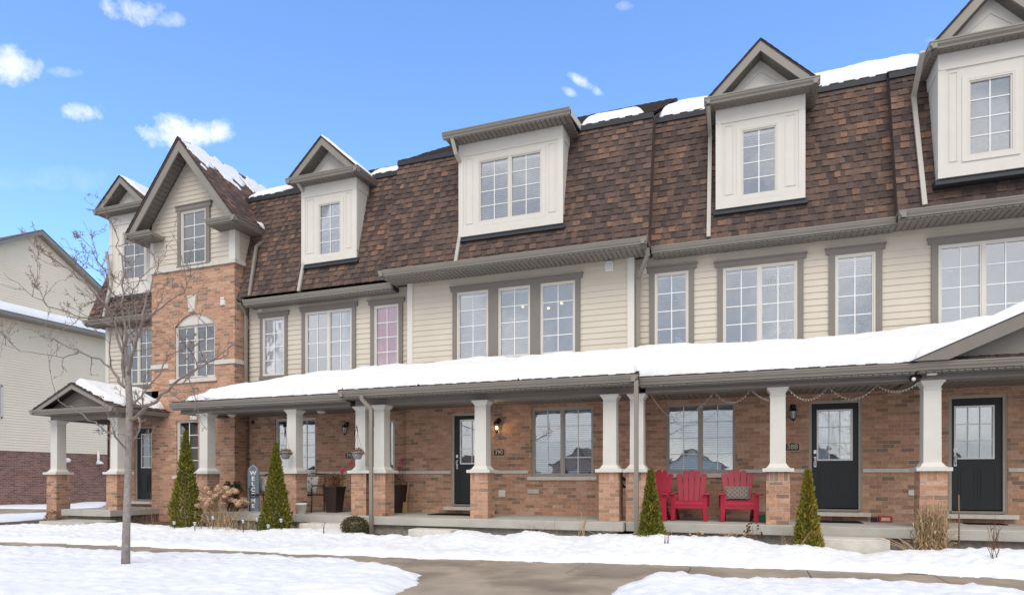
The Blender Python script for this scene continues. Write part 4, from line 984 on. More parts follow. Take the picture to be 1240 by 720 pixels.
m.face([(xa0, mB(5.5), 5.5), (xa0 + sl_ * (zA-5.5), mB(zA), zA), (xa0 + sl_ * (zA-5.5), 24, zA), (xa0, 24, 5.5)], .3)
m.face([(xa0, mB(5.5)+.01, 5.5), (X_AB, mB(5.5)+.01, 5.5), (X_AB, mB(zA)+.01, zA), (xa0 + sl_*(zA-5.5), mB(zA)+.01, zA)], .1)
mo = m.build('mansard_roof', M['shingle'], hA)
t = MB(); xa1 = xa0 + sl_*(zA-5.5)
t.face([(xa1, mB(zA), zA), (X_AB - .6, mB(zA), zA), (X_AB - .6, RIDGE_Y, 11.3), (xa1 + 4.4, RIDGE_Y, 11.3)], .5); t.face([(xa1, mB(zA), zA), (xa1+4.4, RIDGE_Y, 11.3), (xa1, 24, zA)], .4); t.face([(xa1, 24, zA), (xa1+4.4, RIDGE_Y, 11.3), (X_AB-.6, RIDGE_Y, 11.3), (X_AB-.6, 24, zA)], .4)
t.build('upper_roof', M['shingle_top'], hA)
eave(hA, xa0 - .12, XT0, 13.40, 5.46, YW, ends=(True, False))
shell(hA, X_A0, X_AB, YW)
dmA, qA = gabled(hA, 133.4, 133.4 + 56, 133.4, 133.4, 262.8, 360, (148, 176, 281, 340.5), None, 111.5, 176, 254, 146, 211.5, mB)
x = PX(132, 13.5); downspout(hA, [(x, 13.42, qA[4]-1.2), (x-.02, mB(6.2)-.08, 6.5), (x-.12, mB(5.6)-.07, 5.5)], name='roof_downspout', m='lightpipe')
# the dormer's right cornice would run into the tower: it ends there in the real house as well
# downspouts either side of the tower
x1 = XT1 + .42; downspout(hA, [(x1, 14.15, ez - .1), (x1 - .03, 13.75, ez - .5), (x1 + .02, mB(5.6) - .06, 5.6)], name='roof_downspout', m='gutter')
downspout(hA, [(XT1 + .10, 13.45, 5.44), (XT1 + .10, 13.68, 5.2), (XT1 + .10, 13.70, 3.2)])
fl = MB(); fl.hexa([(XT1, YT+.05, 5.55), (XT1+.02, YT+.05, 5.55), (XT1+.02, mB(tz)+.1, tz), (XT1, mB(tz)+.1, tz), (XT1, YW, 5.5), (XT1+.16, YW-.3, 5.5), (XT1+.16, mB(tz)+.1, tz+.1), (XT1, mB(tz)+.4, tz)]); fl.build('flashing', M['flash'], hA)
# ================================================================== porches
def porch(root, x0, x1, Yf, zt, Yw, ends=(False, False), hipL=False, slabY=11.9, sx=None):
    """gutter, frieze beam, ribbed ceiling, sloping roof deck, slab"""
    g = MB(); gutter_x(g, x0, x1, Yf, zt); g.box(x0 + .02, x1 - .02, Yf + .12, Yf + .14, zt - .17, zt - .01)
    if ends[0]: gutter_y(g, Yf + .004, Yf + .32, x0 - .004, zt, -1)
    if ends[1]: gutter_y(g, Yf + .004, Yf + .32, x1 + .004, zt, 1)
    o = g.build('porch_gutter', M['gutter'], root)
    bm = MB(); bm.box(x0 + .1, x1 - .05, 12.12, 12.44, 2.40, zt - .14); bm.box(x0 + .098, x1 - .048, 12.108, 12.13, 2.40, 2.44)
    if ends[0] or hipL: bm.box(x0 + .1, x0 + .40, 12.44, Yw - .1, 2.40, zt - .14)
    bm.build('porch_beam', M['taupe'], root)
    s = MB(); soffit_x(s, x0 + .02, x1 - .02, Yf + .06, 12.11, zt - .155); soffit_x(s, x0 + .05, x1 - .02, 12.43, Yw + .0, 2.462, pitch=.12)
    s.build('porch_ceiling', M['soffit'], root)
    r = MB(); h = .20
    zw = zt + (Yw - Yf) * .36
    if hipL:
        k = 1.25
        shingles(r, (x0, Yf + .02, zt + .0), (1,0,0), (0, 1, .36), x1 - x0, (Yw - Yf) * 1.06, seed=91, clip=lambda v: (v / 1.06 * k * .95, x1 - x0))
        r.face([(x0, Yf + .05, zt - .01), (x0, Yw, zt - .01), (x0 + (Yw - Yf) * k, Yw, zw)], .25)
        r.face([(x0, Yf + .05, zt - .01), (x0 + (Yw-Yf)*k, Yw, zw - .01), (x1, Yw, zw - .01), (x1, Yf + .05, zt - .01)], .2)
        r.face([(x0, Yf+.1, zt-.12), (x1, Yf+.1, zt-.12), (x1, Yw, zt-.12), (x0, Yw, zt-.12)], .2); r.face([(x0, Yf+.1, zt-.12), (x0, Yw, zt-.12), (x0, Yw, zt-.01), (x0, Yf+.1, zt-.01)], .2)
    else:
        shingles(r, (x0, Yf + .02, zt + .0), (1,0,0), (0, 1, .36), x1 - x0, (Yw - Yf) * 1.06, seed=int(x0*7))
        r.prism([(Yf+.06, zt-.02), (Yw+.1, zw), (Yw+.1, zt-.13), (Yf+.1, zt-.13)], x0, x1, 'X', c=.2)
    r.build('porch_roof', M['shingle'], root)
def slab(root, x0, x1, Yf, Yw, name='porch_slab'):
    s = MB(); s.box(x0, x1, Yf, Yw + .05, -.17, 0); o = s.build(name, M['slab'], root, bevel=.012)
    f = MB(); f.box(x0 + .12, x1 - .12, Yf + .10, Yw, -.6, -.172); f.build('foundation', M['found'], root)
XPB = PX(204, 11.85); XJ1, XJ2 = -8.22, -1.85
porch(hB, XPB, XJ1 + .02, 11.85, 2.65, YW, hipL=True)
porch(hC, XJ1, XJ2, 11.60, 2.68, YC, ends=(True, True))
XgE = PX(1103, 11.85)
porch(hD, XJ2 - .02, XR_DE, 11.85, 2.65, YW)
porch(hE, XR_DE, 8.4, 11.85, 2.66, YW, ends=(False, True))
slab(hB, X_AB - .35, PX(443, 11.8), 11.9, YW); slab(hC, PX(443.5, 11.8), PX(755, 11.75), 11.75, YC); slab(hD, PX(756, 11.75), X_DE, 11.9, YW); slab(hE, X_DE + .004, 8.3, 11.9, YW)
slab(hA, PX(74, 11.9), XT0 + .3, 11.9, YW)
pillar(hB, 343.5, 357.5); pillar(hB, 428, 440.5); pillar(hC, 450.5, 463.3, Yf=12.0); pillar(hC, 569.6, 590.5, Yf=12.0); pillar(hC, 725.4, 749.3, Yf=12.0)
pillar(hD, 758, 782.5); pillar(hD, 927.5, 957); pillar(hE, 1114, 1147.3)
pillar(hB, 237, 250.5); pillar(hE, 0, 0, xc=8.0)
PA1 = pillar(hA, 56, 68.5, name='porch_column', zb=-.48); PA2 = pillar(hA, 128.8, 141.5)
# E's porch pediment
pe = MB(); gx0 = PX(1104, 11.82); gxm = gx0 + 2.75; gx1 = gxm + 2.75; rz0 = 2.67; rz1 = rz0 + 2.75 * .435; Yp = 11.80
pe.prism([(gx0, rz0), (gxm, rz1), (gxm, rz1 - .21), (gx0 + .50, rz0)], Yp, Yp + .04, 'Y'); pe.prism([(gx1, rz0), (gx1 - .50, rz0), (gxm, rz1 - .21), (gxm, rz1)], Yp, Yp + .04, 'Y')
po = pe.build('pediment_rake', M['taupe'], hE)
pp = MB(); pp.face([(gx0 + .3, 12.1, rz0), (gx1 - .3, 12.1, rz0), (gxm, 12.1, rz1 - .1)]); pp.build('pediment_panel', M['gutter'], po)
pr = MB()
for sg, e in ((1, gx0), (-1, gx1)):
    pr.face([(e - sg*.03, Yp - .02, rz0), (gxm, Yp - .02, rz1 + .02), (gxm, YW, rz1 + .02), (e - sg*.03, YW, rz0)], .2)
    pr.face([(e, Yp + .02, rz0 - .03), (gxm, Yp + .02, rz1 - .04), (gxm, YW, rz1 - .04), (e, YW, rz0 - .03)], .2)
pr.build('porch_gable_roof', M['shingle'], hE)
# A's side porch with gable to the street
ax0, ax1 = PX(38, 11.75), PX(138, 11.75); axm = PX(84, 11.75); Ya = 11.75
za = PZ(39, 497, Ya); zap = PZ(84, 463, Ya); axm = (ax0 + ax1) / 2
a = MB(); sl2 = (zap - za) / (axm - ax0); v = .16
a.prism([(ax0, za), (axm, zap), (axm, zap - v), (ax0 + .30, za)], Ya, Ya + .035, 'Y'); a.prism([(ax1, za), (ax1 - .30, za), (axm, zap - v), (axm, zap)], Ya, Ya + .035, 'Y')
gutter_x(a, ax0 - .02, ax1 + .02, Ya - .06, za + .01); gutter_y(a, Ya - .055, YW, ax1 + .024, za + .01, 1); gutter_y(a, Ya - .055, YW, ax0 - .024, za + .01, -1)
ao = a.build('side_porch_gable', M['gutter'], hA)
a = MB(); a.face([(ax0 + .2, Ya + .28, za), (ax1 - .2, Ya + .28, za), (axm, Ya + .28, zap - .1)]); a.prism([(ax0+.42, za+.03), (axm, zap-.25), (axm, zap-.33), (ax0+.55, za+.03)], Ya+.26, Ya+.28, 'Y'); a.prism([(ax1-.42, za+.03), (ax1-.55, za+.03), (axm, zap-.33), (axm, zap-.25)], Ya+.26, Ya+.28, 'Y')
a.build('pediment_panel', M['taupe'], ao)
a = MB(); a.box(ax0 + .2, ax1 - .2, 12.12, 12.44, 2.40, za - .10); a.box(ax1 - .50, ax1 - .2, 12.44, YW, 2.40, za - .10); a.box(ax0 + .2, ax0 + .5, 12.44, YW, 2.40, za - .10); a.box(ax0 + .02, ax1 - .02, Ya + .04, YW, za - .12, za - .02)
a.build('porch_beam', M['taupe'], ao)
a = MB()
shingles(a, (ax1 + .03, Ya - .03, za), (0,1,0), (axm - ax1 - .03, 0, zap - za + .01), YW - Ya, math.hypot(axm - ax1 - .03, zap - za), seed=81)
shingles(a, (ax0 - .03, YW, za), (0,-1,0), (axm - ax0 + .03, 0, zap - za + .01), YW - Ya, math.hypot(axm - ax0 + .03, zap - za), seed=82)
a.prism([(ax0 - .03, za - .01), (axm, zap), (ax1 + .03, za - .01)], Ya + .30, YW, 'Y', c=.1)
a.prism([(ax0 - .03, za - .0), (axm, zap), (axm, zap - .04), (ax0 + .05, za)], Ya - .02, Ya + .31, 'Y', c=.1); a.prism([(ax1 + .03, za - .0), (ax1 - .05, za), (axm, zap - .04), (axm, zap)], Ya - .02, Ya + .31, 'Y', c=.1)
a.build('side_porch_roof', M['shingle'], ao)
a = MB(); a.box(axm + .2, XT0 + .25, YT - .30 + .3, YT + .4, za + .42, za + .62); a.build('flashing', M['flash'], hA)
# porch downspouts
x = PX(437, 11.6); x2 = PX(450.5, 12.0)
xq = PX(437, 11.62); xr = PX(449.5, 11.69); downspout(hC, [(xq, 11.66, 2.57), (xq, 11.66, 2.49), (xr, 11.69, 2.27), (xr, 11.69, -.42)], m='gutter')
x = PX(770, 11.6); downspout(hD, [(x, 11.64, 2.57), (x, 11.66, -.42)], m='gutter')
# soffit lamps, cameras, outlets
def ceil_lamp(root, px, py, Y=12.9, r=.10):
    d = FPX * (2.46 - CH) / (580 - py); t = (px - 620) / FPX
    x, y = d * (t*CY - SY), d * (t*SY + CY)
    b = MB(); b.lathe([(r*1.1, 2.46), (r*1.1, 2.445), (r*.9, 2.42), (r*.5, 2.40), (.001, 2.395)], x, y, 16); b.build('ceiling_lamp', M['white'], root)
ceil_lamp(hB, 281, 501.5); ceil_lamp(hB, 389, 497.5)
b = MB(); x = PX(1128, 12.05); z = PZ(1128, 451.5, 12.05); b.box(x - .07, x + .07, 11.99, 12.08, z - .035, z + .035); b.build('floodlight', M['white'], hE, bevel=.01)
b = MB(); x = PX(1113, 12.05); z = PZ(1113, 456, 12.05); b.tube([(x, 12.1, z + .02), (x - .0, 12.05, z)], .02); b.tube([(x - .14, 11.98, z - .03), (x + .02, 12.05, z)], .035); b.build('security_camera', M['black'], hE)
b = MB(); x = PX(1106, 11.98); b.lathe([(.001, 0), (.03, 0), (.03, .02), (.001, .021)], 0, 0, 12); b.v = [(x + p[0], 11.97 - p[2], PZ(1106, 459, 11.98) + p[1]) for p in b.v]; b.build('camera_lens', M['white'], hE)
b = MB(); x = PX(608.5, YC); z = PZ(608.5, 597, YC); b.box(x-.08, x+.08, YC-.04, YC, z-.08, z+.08); b.box(x-.05, x+.05, YC-.055, YC-.04, z-.05, z+.05); b.build('outlet_cover', M['panel'], hC)
b = MB(); x = PX(646, YC); z = PZ(646, 594.5, YC); b.box(x-.13, x+.13, YC-.03, YC, z-.045, z+.045)
for i in range(4): b.box(x-.11, x+.11, YC-.04, YC-.03, z-.034+i*.018, z-.028+i*.018)
b.build('wall_vent', M['stone'], hC)
b = MB(); x = PX(1103, YW); z = PZ(1103, 596, YW); b.box(x-.045, x+.045, YW-.035, YW, z-.05, z+.05); b.build('outlet_cover', M['panel'], hD)
lantern(hC, PX(604, YC), PZ(604, 515.5, YC), YC, lit=True); plaque(hC, PX(604.5, YC), PZ(604.5, 547, YC), YC, '390')
b = MB(); b.blob((PX(306, 13.3), 13.3, PZ(306, 511, 13.3)), .05, .05, .05); b.build('security_camera', M['black'], hB)
# front steps
def step(name, x0, x1, y0, y1, z0, z1, label, m='slab'):
    b = MB(); b.box(x0, x1, y0, y1, z0, z1); o = b.build(name, M[m], bevel=.015); tag(o, label, 'step'); return o
step('concrete_step', PX(997, 11.4), PX(1078, 11.4), 11.38, 11.86, -.5, -.155, 'pale precast concrete step below the door numbered 388', 'stone')
step('concrete_step', PX(362, 11.4), PX(420, 11.4), 11.40, 11.86, -.5, -.155, 'pale concrete step below the porch, between column cedar and round boxwood', 'stone')
step('concrete_step', PX(497, 11.4), PX(548, 11.4), 11.30, 11.70, -.5, -.20, 'pale stone step at foot of middle porch below its black door', 'stone')
step('concrete_step', PX(52, 11.1), PX(106, 11.1), 11.0, 11.86, -.55, -.25, 'dark grey slab step beside left side porch', 'slab')

# ================================================================== ground
def gz_(y):      # lawn level
    return -.50 if y < 10.1 else (-.50 + .13 * min(1, (y - 10.1) / 1.5))
g = MB(); S = 900
g.face([(-S,-S,-.62),(S,-S,-.62),(S,S,-.62),(-S,S,-.62)]); struct(g.build('ground', M['ground']), 'patchy snow and winter lawn')
g = MB(); nx = 60
for i in range(nx):
    xa, xb = X_A0 - 1.1 + i*.8, X_A0 - 1.1 + (i+1)*.8
    ys = [10.06, 10.1, 10.5, 11, 11.6, 12.2, 26]
    for a_, b_ in zip(ys, ys[1:]): g.face([(xa,a_,gz_(a_)-.004),(xb,a_,gz_(a_)-.004),(xb,b_,gz_(b_)-.004),(xa,b_,gz_(b_)-.004)], 0, True)
struct(g.build('garden_soil', M['soil']), 'bare garden soil in front of the porches')
g = MB(); g.box(-45, 27, 4.3, 8.56, -.62, -.52); struct(g.build('boulevard', M['soil']))
W0, W1 = 8.56, 10.06
g = MB()
x = -45
xs = []
while x < 27:
    xs.append(x); x += 1.57
off = -2.34 - min(xs, key=lambda q: abs(q + 2.34))
for q in xs:
    q += off; g.box(q + .006, q + 1.57 - .006, W0, W1, -.60, -.50)
struct(g.build('sidewalk', M['walk'], bevel=.008), 'bare damp concrete sidewalk')
g = MB(); g.box(-45, 27, W0 + .01, W1 - .01, -.6, -.508); struct(g.build('sidewalk_joint', M['joint']))
# path from the sidewalk to the street, and the driveway at far left
pa = PG(480, 722, -.5)[0]
g = MB(); g.box(-6.2, -.3, 4.0, W0 - .006, -.6, -.504); struct(g.build('path', M['walk']), 'bare concrete path crossing the boulevard')
g = MB(); g.box(-31.9, X_A0 - 1.104, 10.066, 26, -.6, -.44); struct(g.build('driveway', M['walk']))
g = MB(); g.box(-60, 40, 3.6, 3.78, -.75, -.50); struct(g.build('kerb', M['stone'], bevel=.02))
g = MB(); g.box(-300, 300, -5.5, 3.6, -.8, -.61); struct(g.build('road', M['asphalt']))
# --- snow on the ground
def ground_poly(pts, z=-.5): return [PG(px, py, z) for px, py in pts]
bm_ = lambda cx, cy, r, h: (lambda a, b: h * math.exp(-((a-cx)**2 + (b-cy)**2) / r**2))
far_edge = ground_poly([(-120, 655), (0, 655.5), (60, 657), (130, 660), (250, 665), (330, 669), (400, 672), (500, 675.5), (600, 678.5), (720, 681.5), (835, 685), (1000, 690), (1100, 693.5), (1240, 702), (1400, 712)])
bk = [(9.5, 11.3), (3.9, 11.45), (2.6, 11.5), (1.7, 11.2), (1.6, 11.33), (.5, 11.36), (.2, 11.7), (-.3, 11.75), (-5.6, 11.6), (-6.3, 11.25), (-7.2, 11.3), (-7.8, 11.6), (-9.2, 11.3), (-10.3, 11.3), (-11, 11.5), (-13, 11.6), (-14.5, 11.75), (-16.2, 11.6), (-17.4, 11.0), (-19.0, 10.5), (-22, 10.2)]
poly = far_edge + bk
bumps = [(-3.6, 11.0, .55, .16), (-6.6+.2, 10.9, .4, .06), (-5.0, 11.0, .5, .12), (-1.4, 11.0, .7, .16), (-.2, 11.1, .6, .13), (.9, 10.8, .4, .10), (3.4, 11.0, .6, .13), (2.2, 10.9, .4, .05), (-8.9, 10.9, .7, .10), (-10.9, 11.2, .5, .05), (5, 11, .8, .1), (-2.4, 11.2, .5, .1)]
ex = lambda a, b: sum(h * math.exp(-((a-cx)**2 + (b-cy)**2) / r**2) for cx, cy, r, h in bumps)
o = snow_sheet('snow_bank', poly, lambda a, b: (a, b, gz_(b) + .0), .095, step=.05, edge=.26, rag=.12, lump=.45, seed=3, ls=1.4, extra=ex, fine=.045, round_=.5); struct(o, 'thawing snow bank between porch and sidewalk')
near = ground_poly([(-260, 656), (0, 662), (60, 664), (130, 668), (250, 673.5), (330, 676), (370, 679), (420, 678), (455, 684), (500, 693), (512, 696), (494, 712), (480, 725)]) + [(-4.3, 5.5), (-4.6, 4.2), (-22, 4.2)]
ex2 = lambda a, b: sum(h * math.exp(-((a-cx)**2 + (b-cy)**2) / r**2) for cx, cy, r, h in [(PG(435,690,-.45)[0], PG(435,690,-.45)[1], .5, .05), (PG(330,690,-.45)[0], PG(330,690,-.45)[1], .6, .04), (PG(152,688,-.4)[0], PG(152,688,-.4)[1], .6, .05)])
def prints(path, seed):
    rr = random.Random(seed); L = []
    for (x0_, y0_), (x1_, y1_) in zip(path, path[1:]):
        d = math.hypot(x1_-x0_, y1_-y0_); n = max(1, int(d / .36)); ux, uy = (x1_-x0_)/d, (y1_-y0_)/d
        for i in range(n):
            sd_ = .11 if i % 2 else -.11; L.append((x0_+(x1_-x0_)*(i+.5)/n - uy*sd_ + rr.uniform(-.03,.03), y0_+(y1_-y0_)*(i+.5)/n + ux*sd_ + rr.uniform(-.03,.03), ux, uy))
    def f(a, b):
        h = 0
        for x, y, ux, uy in L:
            dx, dy = a-x, b-y
            if abs(dx) < .3 and abs(dy) < .3:
                p = (dx*ux + dy*uy)/.15; q = (-dx*uy + dy*ux)/.065; r2 = p*p + q*q; h += -.05*math.exp(-r2*r2) + .012*math.exp(-(r2-2.2)**2)
        return h
    return f
pr_ = prints([(-13.5, 6.4), (-10.5, 7.3), (-8.0, 7.5), (-5.6, 7.9)], 4)
ex2_ = ex2; ex2 = lambda a, b: ex2_(a, b) + pr_(a, b)
o = snow_sheet('snow_lawn', near, lambda a, b: (a, b, -.52), .11, step=.05, edge=.30, rag=.10, lump=.32, seed=8, ls=.8, extra=ex2, fine=.03, round_=.6); struct(o, 'snow-covered boulevard lawn around bare tree')
near2 = ground_poly([(742, 726), (748, 712), (775, 702), (800, 696), (835, 698), (880, 703), (930, 703), (1000, 704), (1100, 709), (1180, 714), (1260, 722), (1400, 735)]) + [(9.5, 4.2), (-1.1, 4.2), (-1.0, 5.6)]
ex3 = lambda a, b: .07 * math.exp(-((a-PG(795,705,-.45)[0])**2 + (b-PG(795,705,-.45)[1])**2) / .5**2)
o = snow_sheet('snow_lawn', near2, lambda a, b: (a, b, -.52), .11, step=.05, edge=.30, rag=.10, lump=.35, seed=12, ls=.9, extra=ex3, fine=.035, round_=.6); struct(o, 'snow mound on the boulevard right of path')
for i, pts in enumerate(([( -30, 616), (0, 615.5), (60, 616), (120, 614.5), (128, 611), (128,609.5), (60, 611), (-30, 612)], [(-20, 625), (30, 622), (70, 621), (68, 626), (20, 631), (-20, 634)], [(85, 611.5), (131, 609), (131, 605), (95, 606)])):
    o = snow_sheet('snow_patch', ground_poly(pts, -.44), lambda a, b: (a, b, -.45), .07, step=.15, edge=.3, rag=.1, seed=20+i, fine=.02); struct(o, 'thin snow patch beside the driveway')

# ================================================================== snow on the roofs
def roof_snow(name, poly, base, T, label, **k):
    o = snow_sheet(name, poly, base, T, **k); tag(o, label, 'snow', 'snow lying on the roofs'); return o
def pbase(Yf, zt): return lambda a, b: (a, Yf + b, zt + b * .36 + .02)
dpt = YW - 11.85
roof_snow('roof_snow', [(XPB+.75, .10), (XJ1+.25, .05), (XJ1 + .35, dpt), (XPB+2.9, dpt), (XPB + 1.6, .9)], pbase(11.85, 2.65), .20, 'long snow blanket on the porch roof under the rose curtains', step=.035, edge=.12, rag=.055, lump=.34, seed=31)
roof_snow('roof_snow', [(XJ1 + .08, .04), (XJ2 - .06, .04), (XJ2 + .0, .30), (XJ2 + .5, .55), (XJ2 + .9, .9), (XJ2 + 1.0, 1.98), (XJ1 - .8, 1.98), (XJ1 - .7, 1.0), (XJ1 - .3, .5), (XJ1 + .04, .3)], pbase(11.60, 2.68), .19, 'snow blanket on the porch roof under the triple window', step=.035, edge=.14, rag=.055, lump=.34, seed=32)
exd = lambda a, b: .10 * math.exp(-((a + 1.7)**2) / .35) + max(0, a - 1.2) * .05
roof_snow('roof_snow', [(XJ2 - .35, .05), (gx0 + .05, .03), (gx0 + 1.9, 1.0), (gx0 + 1.9, dpt), (XJ2 - .4, dpt)], pbase(11.85, 2.65), .21, 'deep snow blanket on the porch roof above the red chairs', step=.035, edge=.12, rag=.055, lump=.34, seed=33, extra=exd)
def gE(sg, e): return lambda a, b: (e + sg * b, Yp + a, rz0 + b * .435 + .02)
roof_snow('roof_snow', [(.03, .06), (2.0, .06), (2.0, 2.75), (.03, 2.75)], gE(1, gx0), .17, 'snow on the left slope of rightmost porch gable', step=.06, edge=.10, rag=.02, lump=.2, seed=34)
roof_snow('roof_snow', [(.03, .06), (2.0, .06), (2.0, 2.75), (.03, 2.75)], gE(-1, gx1), .17, 'snow on the right slope of rightmost porch gable', step=.08, edge=.10, rag=.02, lump=.2, seed=35)
# small pad of snow on the hipped porch end below the tower
def hipb(a, b): return (XPB + a, 11.85 + b, 2.65 + min(b, a / 1.25) * .36 + .02)
roof_snow('roof_snow', [(.35, .12), (.72, .15), (1.35, .75), (1.2, 1.3), (.75, .9)], hipb, .10, 'small snow pad on the hipped porch corner below the brick tower', step=.05, edge=.10, rag=.05, lump=.3, seed=36)
def aslope(a, b): return (ax1 + (axm - ax1) * b / 1.55, Ya + a, za + (zap - za) * b / 1.55 + .02)
roof_snow('roof_snow', [(.02, .35), (.35, .1), (.9, .28), (1.45, .15), (2.0, .3), (2.0, 1.5), (.02, 1.5)], aslope, .15, 'snow on the right slope of left side porch gable', step=.05, edge=.12, rag=.08, lump=.25, seed=37)
# tower gable: windblown streaks
Lg2 = math.hypot(hwG + .04, gz - ez)
def tslope(a, b): return (gxc + (hwG + .04) * (1 - b / Lg2), YgT + a, ez + (gz - ez) * b / Lg2 + .045)
roof_snow('roof_snow', [(0.0, Lg2-.02), (3.3, Lg2-.02), (3.4, Lg2-1.3), (2.9, Lg2-1.15), (2.3, Lg2-.75), (1.7, Lg2-.80), (1.2, Lg2-1.1), (.8, Lg2-.75), (.35, Lg2-.95), (.06, Lg2-.5)], tslope, .03, 'thin windblown snow along ridge of tower gable', step=.03, edge=.06, rag=.42, lump=.3, seed=38, fine=.01)
roof_snow('roof_snow', [(.9, .08), (2.2, .02), (2.1, .35), (1.5, .45), (1.2, .3)], tslope, .05, 'small snow patch on the lower edge of tower gable roof', step=.035, edge=.1, rag=.12, lump=.3, seed=39)
roof_snow('roof_snow', [(2.2, 1.2), (3.3, .8), (3.5, 1.6), (2.5, 1.7)], tslope, .10, 'snow drift behind the tower gable where it meets main roof', step=.05, edge=.15, rag=.12, lump=.3, seed=40)
def ub(mY, ztop, ridge, dz=.09):
    y0 = mY(ztop); s_ = (ridge - ztop - .07) / (RIDGE_Y - y0)
    return lambda a, b: (a, y0 + b, ztop + dz + b * s_), y0
def upper(mY, ztop, ridge, xa, xb, b1, T, label, seed, **k):
    f, y0 = ub(mY, ztop, ridge)
    roof_snow('roof_snow', [(xa, -.02), (xb, .0), (xb + (k.get('sk', 0)), b1), (xa + k.get('sl', 0), b1)], f, T, label, step=.045, edge=.16, rag=.05, lump=.25, seed=seed)
upper(mD, 8.585, 11.45, XR_CD + .06, qD[0] + .1, 3.2, .24, 'thick snow on main roof left of number 388 dormer', 51)
upper(mD, 8.585, 11.45, qD[1] - .1, XR_DE + .9, 3.4, .26, 'thick snow on main roof between the two right dormers', 52)
upper(mC, 8.48, 11.75, dX1 + .25, XR_CD - .15, .9, .19, 'snow pad right of the flat dormer roof', 53, sk=-.25)
upper(mB, 8.50, 11.35, qB[1] + .0, qB[1] + 1.15, .9, .12, 'snow pad right of the dormer over rose curtain window', 54, sk=-.5)
upper(mB, 8.50, 11.35, X_AB - .5, X_AB + .62, 1.3, .14, 'snow pad in the valley right of tower gable', 55, sk=-.6)
def dsl(q, Yc, rise, hwd, xm): pass
# dormer gable snow (right slopes)
def dorm_snow(q, root_c1, Yc, label, seed, b0=.15, b1=.95, T=.05, L=1.0):
    X0, X1, z0, z1, zc, zap = q; gb = root_c1 - .10; xm = (PXc[q] + .10 + gb) / 2 if False else None
XcA0, XcA1 = PX(111.5, 13.27), PX(176, 13.27); XcB0, XcB1 = PX(345, 13.27), PX(432.5, 13.27)
for (c0, c1, q, lab, seed, b0) in ((XcA0, XcA1, qA, 'thin snow on the leftmost dormer gable', 57, .35), (XcB0, XcB1, qB, 'thin snow on right slope of the dormer beside tower', 58, .0)):
    ga, gb = c0 + .1, c1 - .1; xm = (ga + gb) / 2; zc, zap = q[4], q[5]; LL = math.hypot(gb - xm + .03, zap - zc)
    f = lambda a, b, gb=gb, xm=xm, zc=zc, zap=zap, LL=LL: (gb + .03 + (xm - gb - .03) * b / LL, 13.3 + a, zc + (zap - zc) * b / LL + .03)
    roof_snow('roof_snow', [(.25, b0*.8 + .02), (2.0, .02), (2.0, LL), (.02, LL), (.1, LL*.7)], f, .06, lab, step=.05, edge=.12, rag=.10, lump=.3, seed=seed)

# ================================================================== neighbouring house far left
Xn = -32.0
nb_ = thing('neighbour_house', (Xn - 5, 21, -.5), 'neighbouring house with pale siding over plum brick base, snow on its pent roof', 'house', world=True)
def NY(px):     # world Y on the plane X = Xn
    t = (px - 620) / FPX; return Xn * (CY + t * SY) / (t * CY - SY)
def NZ(px, py):
    t = (px - 620) / FPX; d = Xn / (t * CY - SY); return CH + (580 - py) * d / FPX
nA, nR, nL = (NY(45), NZ(45, 285)), (NY(112), NZ(112, 348)), (NY(0), NZ(0, 295))
slR = (nA[1] - nR[1]) / (nR[0] - nA[0]); slL = (nA[1] - nL[1]) / (nA[0] - nL[0])
bz = NZ(60, 547.5); y0n, y1n = nA[0] - 7, nA[0] + 7; zev = nA[1] - 7 * slR
tpn = lambda z: (y0n, y1n) if z < zev else (nA[0] - (nA[1] - z) / slR, nA[0] + (nA[1] - z) / slR)
nw = (NY(1) - 1.6, NY(1) + .05, NZ(0, 506), NZ(0, 466)); nw2 = (NY(118), NY(125), NZ(118, 521), NZ(118, 513))
s = MB(); siding_wall(s, sideR(Xn), y0n, y1n, bz, nA[1] - .05, [nw, nw2], h=.125, depth=.022, top=tpn); s.build('siding_wall', M['siding_far'], nb_)
s = MB(); s.face([(Xn - .01, y0n, -.7), (Xn - .01, y1n, -.7), (Xn - .01, y1n, bz), (Xn - .01, y0n, bz)]); s.build('brick_base', M['brick_dark'], nb_)
s = MB(); s.face([(Xn-11, y0n, -.7), (Xn, y0n, -.7), (Xn, y0n, zev), (Xn-11, y0n, zev)]); s.face([(Xn-11, y1n, -.7), (Xn, y1n, -.7), (Xn, y1n, zev), (Xn-11, y1n, zev)]); s.face([(Xn-11, y0n, -.7), (Xn-11, y1n, -.7), (Xn-11, y1n, zev), (Xn-11, nA[0], nA[1]), (Xn-11, y0n, zev)])
s.build('outer_wall', M['siding_far'], nb_)
r = MB()
for sg in (1, -1):
    e = nA[0] + sg * 7.3; ze = nA[1] - 7.3 * slR
    r.hexa([(Xn - 11.3, e, ze), (Xn + .35, e, ze), (Xn + .35, nA[0], nA[1]), (Xn - 11.3, nA[0], nA[1]), (Xn - 11.3, e, ze + .2), (Xn + .35, e, ze + .2), (Xn + .35, nA[0], nA[1] + .22), (Xn - 11.3, nA[0], nA[1] + .22)])
r.build('roof', M['gutter'], nb_)
r = MB()
for sg in (1, -1):
    e = nA[0] + sg * 7.34; ze = nA[1] - 7.34 * slR + .2
    r.face([(Xn - 11.3, e, ze + .01), (Xn + .38, e, ze + .01), (Xn + .38, nA[0], nA[1] + .24), (Xn - 11.3, nA[0], nA[1] + .24)], .3)
r.build('roof_shingles', M['shingle_top'], nb_)
